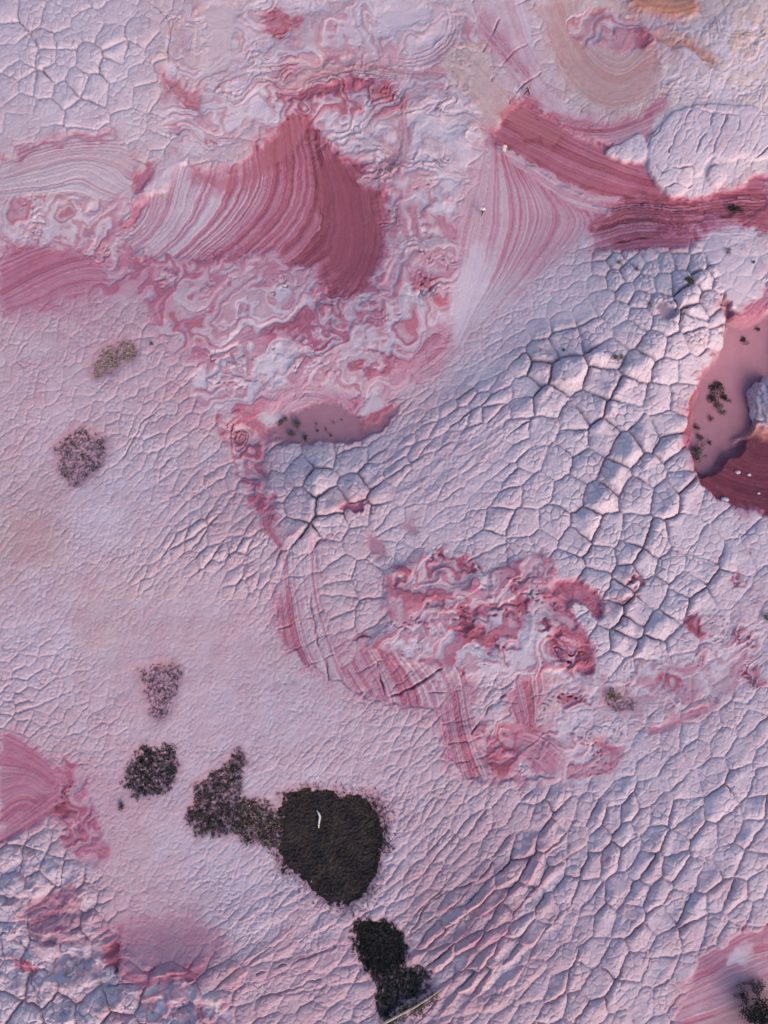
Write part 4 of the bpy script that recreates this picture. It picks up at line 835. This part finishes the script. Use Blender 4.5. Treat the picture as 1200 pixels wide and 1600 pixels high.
# ---- juniper in the bottom right corner
def juniper(u, v, dia, label):
    p = at(u, v); r = dia*PXM*.5; e = empty('juniper_tree', p, label, 'tree')
    g = np.random.default_rng(9); paths = []; tips = []
    paths.append(([(0, 0, -.2), (.1, .05, r*.35), (.0, .1, r*.7)], [r*.10, r*.08, r*.06]))
    limbs = []
    for k in range(11):
        a = k*2.4; t = np.array([math.cos(a)*r*g.uniform(.45, .85), math.sin(a)*r*g.uniform(.45, .85), r*g.uniform(.5, 1.15)])
        limbs.append(([(0.05, .05, r*.3), tuple(t*.5+np.array([0, 0, r*.12])), tuple(t)], [r*.05, r*.035, r*.015])); tips += [t, t*.65+np.array([0, 0, r*.15])]
    link('trunk', tube_mesh('trunk', paths, M_WOOD, 8), e); link('limbs', tube_mesh('limbs', limbs, M_WOOD, 6), e)
    tips = np.array(tips); n = 5200; k = g.integers(0, len(tips), n); d = unit(g.normal(0, 1, (n, 3)))
    cen = tips[k]+d*r*(.05+.26*g.random((n, 1))); dr = unit(d+np.array([0, 0, .5])+g.normal(0, .5, (n, 3)))
    link('crown', quads('crown', cen, dr, unit(g.normal(0, 1, (n, 3))), r*(.05+.06*g.random(n)), r*(.014+.016*g.random(n)), M_DARK), e)
juniper(1184, 1588, 66, 'big dark juniper tree at the foot of the pink striped slope')
# ---- brush on the soil patches: nobody could count it
def brush(pts, count, size, mats, label, spill=6, dens=None, hmul=1.0, seed=0):
    g = np.random.default_rng(500+seed); q = np.array(smooth_poly(P_(pts)))
    s, d = sdf(pts, 30, 6)
    prob = ss(-spill*1.6, spill*.6, d)*np.clip(.62+1.0*perlin(U[s]/6, V[s]/6, 200)+.5*perlin(U[s]/22, V[s]/22, 201), .03, 1.2)
    prob = prob*((U[s] > -10) & (U[s] < 1210) & (V[s] > -10) & (V[s] < 1610))
    pr = prob.ravel().astype(float); pr /= pr.sum(); pick = g.choice(len(pr), count, p=pr)
    P3 = np.stack([X[s].ravel()[pick], Y[s].ravel()[pick], Z[s].ravel()[pick]], -1)+np.concatenate([g.uniform(-.05, .05, (count, 2)), np.zeros((count, 1))], 1)
    o = empty('brush', Vector(P3.mean(0)), label, 'brush'); del o['category']; col.objects.unlink(o); bpy.data.objects.remove(o)
    k = 7; part = g.integers(0, len(mats), count)
    main = None
    for mi, mt in enumerate(mats):
        sel = P3[part == mi]; n = len(sel)*k
        sz = np.repeat(size*(.5+g.random(len(sel))**2*1.1), k)
        dr = unit(np.stack([g.normal(0, 1, n), g.normal(0, 1, n), np.abs(g.normal(.55, .5, n))], -1))
        cen = np.repeat(sel, k, 0)+g.normal(0, 1, (n, 3))*np.array([.35, .35, .0])*sz[:, None]
        cen[:, 2] += .01
        me = quads('ground_brush', cen, dr, unit(g.normal(0, 1, (n, 3))), sz*hmul, sz*.22, mt)
        o = link('ground_brush', me, main)
        o['kind'] = 'stuff'
        if main is None: main = o; o['label'] = label
BR = [('435,1248 480,1226 520,1230 560,1236 592,1256 606,1290 600,1340 580,1300 540,1262 480,1250 450,1275', 900, .13, [M_BROWN, M_BRUSH], 'brown brush along the upper rim of the large black patch', 8),
 ('426,1290 436,1350 480,1378 500,1410 540,1424 575,1400 600,1350 590,1400 555,1430 510,1428 470,1385 425,1365', 300, .12, [M_DARK, M_BRUSH], 'black brush along the lower rim of the large black patch', 5),
 (BIGC, 3600, .11, [M_BRUSH, M_BROWN, M_DARK], 'low dark brush and moss covering the large black soil patch', 4),
 (SOIL[1][0], 1600, .17, [M_BROWN, M_BRUSH, M_TAN], 'brown brush on the neck left of the large black patch', 3),
 (SOIL[2][0], 1900, .19, [M_GREY, M_BRUSH, M_BROWN], 'greyish brown brush on the left arm of the soil patch', 3),
 (SOIL[3][0], 1150, .20, [M_DARK, M_GREY, M_BRUSH], 'dark olive brush on the blunt patch above the lone shrub', 6),
 (SOIL[4][0], 420, .15, [M_BRUSH, M_GREY], 'sparse brush on the wedge shaped sandy patch', 2),
 (SOIL[5][0], 800, .15, [M_BRUSH, M_GREY], 'thin grey brush on the rounded sandy patch at left', 0),
 (SOIL[6][0], 1000, .16, [M_TAN, M_TAN, M_GREY], 'dry straw coloured grass on the oval patch', 0),
 (SOIL[7][0], 2600, .18, [M_BRUSH, M_DARK], 'black brush on the small oval soil patch', 5),
 (SOIL[8][0], 1500, .20, [M_GREY, M_BRUSH, M_DARK], 'grey brush on the triangular soil patch beside the dead branch', 4),
 (SOIL[9][0], 120, .16, [M_OLIVE, M_TAN], 'thin dry grass in the gravelly pocket', 2),
 ('565,1240 600,1245 615,1290 606,1335 590,1330 598,1290', 240, .16, [M_BRUSH, M_BROWN], 'scattered brush tufts right of the large black patch', 8),
 ('598,1596 640,1572 680,1545 690,1552 650,1580 610,1604', 260, .26, [M_TAN, M_OLIVE], 'dry grass along the dead branch', 3)]
for i, b_ in enumerate(BR): brush(*b_[:5], spill=b_[5], seed=i, hmul=.65 if i < 3 else .9)
# ---- wood
def wood(name, pts, rad, mat, label, cat, lift=.12):
    P3 = [at(u, v)+Vector((0, 0, lift)) for u, v in P_(pts)]; c = P3[0].copy()
    o = link(name, tube_mesh(name, [([p-c for p in P3], rad)], mat, 8), None, c); tag(o, label, cat)
wood('driftwood', '495,1266 498,1271 500,1276 499,1282 498,1288 498,1294', [.05, .12, .13, .12, .10, .04], M_BLEACH, 'bleached white curved stick lying on the large black soil patch', 'driftwood', .22)
wood('dead_branch', '594,1600 620,1586 650,1569 675,1553 692,1540', [.16, .13, .11, .08, .03], M_TAN, 'long dry straight branch lying beside the lowest grey soil patch', 'dead branch', .2)
# ---- boulder and stones
def boulder(u, v, r, sq, label, seed, name='boulder', sub=5, group=None):
    import bmesh
    bm = bmesh.new(); bmesh.ops.create_icosphere(bm, subdivisions=sub, radius=1)
    co = np.array([t.co for t in bm.verts]); g = seed*13.7
    n = fbm(co[:, 0]*1.6+g, co[:, 1]*1.6+co[:, 2]*1.3, 4, 300)+.5*fbm(co[:, 2]*2.5+g, co[:, 0]*2.5-co[:, 1], 4, 310)
    cr = np.abs(fbm(co[:, 0]*2.4+g+co[:, 2], co[:, 1]*1.4-co[:, 2]*.8, 3, 320))
    k = 1+.30*n-.16*ss(.09, 0, cr)
    for t, c, kk in zip(bm.verts, co, k): t.co = Vector(c*kk*np.array(sq)*r)
    me = bpy.data.meshes.new(name); bm.to_mesh(me); bm.free(); me.polygons.foreach_set('use_smooth', [True]*len(me.polygons))
    for k_, val in (('iron', .04), ('ochre', .0), ('crust', 0), ('bed_strength', 0), ('sand', 0), ('craze', .4)):
        x = me.attributes.new(k_, 'FLOAT', 'POINT'); x.data.foreach_set('value', np.clip(val+(.10*n if k_ == 'iron' else 0*n), 0, 1).astype(f32))
    me.materials.append(ROCK)
    o = link(name, me, None, at(u, v)+Vector((0, 0, r*sq[2]*.25))); tag(o, label, 'boulder' if name == 'boulder' else 'stone', group); return o
boulder(1200, 632, 2.75, (.95, 1.45, .9), 'big pale weathered boulder at the right edge between sand and dark red bowl', 1)
GS = 'small pale stones lying in the dark red bowl'
for u, v, r, lb in ((1154,737,.34,'pale stone in the dark red bowl, left one of the pair'),(1172,741,.24,'pale stone in the dark red bowl, right one of the pair'),(1133,780,.5,'largest pale stone on the lower edge of the dark red bowl'),(1187,770,.2,'tiny pale stone low in the dark red bowl')):
    boulder(u, v, r, (1.2, .8, .6), lb, u, 'stone', 2, GS)
# ---- people
M_SKIN = plain('skin', (.42, .27, .21), .1, 9); M_WHITE = plain('white_cloth', (.78, .76, .74), .08, 9); M_BLACK = plain('dark_cloth', (.022, .022, .028), .2, 9)
M_PALE = plain('pale_cloth', (.62, .58, .52), .1, 9); M_HAIR = plain('dark_hair', (.02, .016, .014), .2, 20); M_NAVY = plain('dark_trousers', (.03, .028, .042), .2, 9); M_SHOE = plain('shoe', (.05, .045, .045), .2, 9)
def skin(name, verts, edges, mat, parent, root=0, lev=1):
    me = bpy.data.meshes.new(name); me.from_pydata([v[:3] for v in verts], edges, [])
    o = bpy.data.objects.new(name, me); col.objects.link(o)
    m = o.modifiers.new('skin', 'SKIN'); m.use_smooth_shade = True
    for i, v in enumerate(verts):
        d = me.skin_vertices[0].data[i]; rr = v[3] if isinstance(v[3], tuple) else (v[3], v[3]); d.radius = rr; d.use_root = (i == root)
    s = o.modifiers.new('sub', 'SUBSURF'); s.levels = lev; s.render_levels = lev
    dg = bpy.context.evaluated_depsgraph_get(); dg.update()
    nm = bpy.data.meshes.new_from_object(o.evaluated_get(dg)); nm.name = name
    o.modifiers.clear(); o.data = nm; nm.materials.clear(); nm.materials.append(mat); o.parent = parent; return o
def person(u, v, face, label, top, legs, hair, pose):
    e = empty('person', at(u, v)+Vector((0, 0, .0)), label, 'person', None, face)
    lf, rf, hl, hr, lean = pose['lf'], pose['rf'], pose['lh'], pose['rh'], pose['lean']
    hip = Vector((0, 0, .93)); sh = hip+Vector((0, lean, .50)); nk_ = sh+Vector((0, lean*.2, .09)); hd = nk_+Vector((0, .02+lean*.2, .15))
    Vv = [(*hip, (.15, .11)), (*(hip.lerp(sh, .45)), (.13, .10)), (*sh.lerp(hip, .08), (.16, .10)), (*nk_, .055), (*(hd-Vector((0, 0, .05))), (.072, .085)), (*(hd+Vector((0, 0, .06))), (.078, .095))]
    E = [(0, 1), (1, 2), (2, 3), (3, 4), (4, 5)]
    def add(p, r, par): Vv.append((*p, r)); E.append((par, len(Vv)-1)); return len(Vv)-1
    J = {}
    for s, ft in ((-1, lf), (1, rf)):
        a = hip+Vector((s*.10, 0, -.06)); f = Vector((ft[0], ft[1], .07)); kn = a.lerp(f, .5)+Vector((0, .05, 0))
        i = add(a, .085, 0); i = add(kn, .058, i); i = add(f, .040, i); i = add(f+Vector((0, .13, -.03)), .035, i); J[('leg', s)] = (a, kn, f)
    for s, hn in ((-1, hl), (1, hr)):
        a = sh+Vector((s*.19, 0, -.02)); h = Vector(hn); el = a.lerp(h, .52)+Vector((s*.05, -.04, 0))
        i = add(a, .058, 2); i = add(el, .043, i); i = add(h, .030, i); d = (h-el).normalized(); J[('arm', s)] = (a, el, h)
        pm = add(h+d*.07, (.040, .022), i); sd_ = Vector((0, 1, 0)).cross(d).normalized()
        for q, ln in ((-1.5, .060), (-.5, .075), (.5, .08), (1.5, .07)):
            b = add(h+d*.10+Vector((0, 1, 0))*q*.018, .010, pm); add(h+d*(.10+ln)+Vector((0, 1, 0))*q*.020, .008, b)
        add(h+d*.06+Vector((0, .055, 0)), .010, pm)
    nose = add(hd+Vector((0, .115, .005)), .012, 4)
    skin('body', Vv, E, M_SKIN, e)
    # clothes
    T = [(*(hip+Vector((0, 0, -.05))), (.17, .13)), (*(hip.lerp(sh, .5)), (.16, .125)), (*sh.lerp(hip, .05), (.18, .12)), (*(nk_-Vector((0, 0, .05))), .075)]; TE = [(0, 1), (1, 2), (2, 3)]
    for s in (-1, 1):
        a, el, h = J[('arm', s)]; T += [(*a, .075), (*el, .060), (*h.lerp(el, .15), .045)]; n = len(T); TE += [(2, n-3), (n-3, n-2), (n-2, n-1)]
    skin('shirt', T, TE, top, e)
    T = [(*hip, (.165, .13)), (*(hip+Vector((0, 0, .08))), (.155, .12))]; TE = [(0, 1)]
    for s in (-1, 1):
        a, kn, f = J[('leg', s)]; T += [(*a, .105), (*kn, .078), (*(f+Vector((0, 0, .04))), .062)]; n = len(T); TE += [(0, n-3), (n-3, n-2), (n-2, n-1)]
    skin('trousers', T, TE, legs, e)
    skin('hair', [(*(hd+Vector((0, -.035, .0))), (.085, .085)), (*(hd+Vector((0, -.012, .085))), (.088, .105))], [(0, 1)], hair, e)
    for s in (-1, 1):
        a, kn, f = J[('leg', s)]
        skin('shoe', [(*(f+Vector((0, -.05, -.025))), .048), (*(f+Vector((0, .15, -.03))), .042)], [(0, 1)], M_SHOE, e)
person(753, 335, 2.6, 'person in a white shirt and dark trousers walking on the striped slope', M_WHITE, M_NAVY, M_HAIR, dict(lf=(-.10, .28), rf=(.10, -.22), lh=(-.32, -.12, .88), rh=(.32, .2, .92), lean=.03))
person(823, 149, .2, 'person all in black standing with legs wide apart above the red ledge', M_BLACK, M_BLACK, M_HAIR, dict(lf=(-.42, .05), rf=(.40, -.02), lh=(-.30, .25, .95), rh=(.28, .28, 1.0), lean=.10))
person(787, 238, 3.0, 'person in pale clothes standing on the white band below the red ledge', M_PALE, M_WHITE, M_HAIR, dict(lf=(-.12, .05), rf=(.12, -.02), lh=(-.24, .18, .95), rh=(.26, .16, .95), lean=.02))
print('done', time.time()-T0)
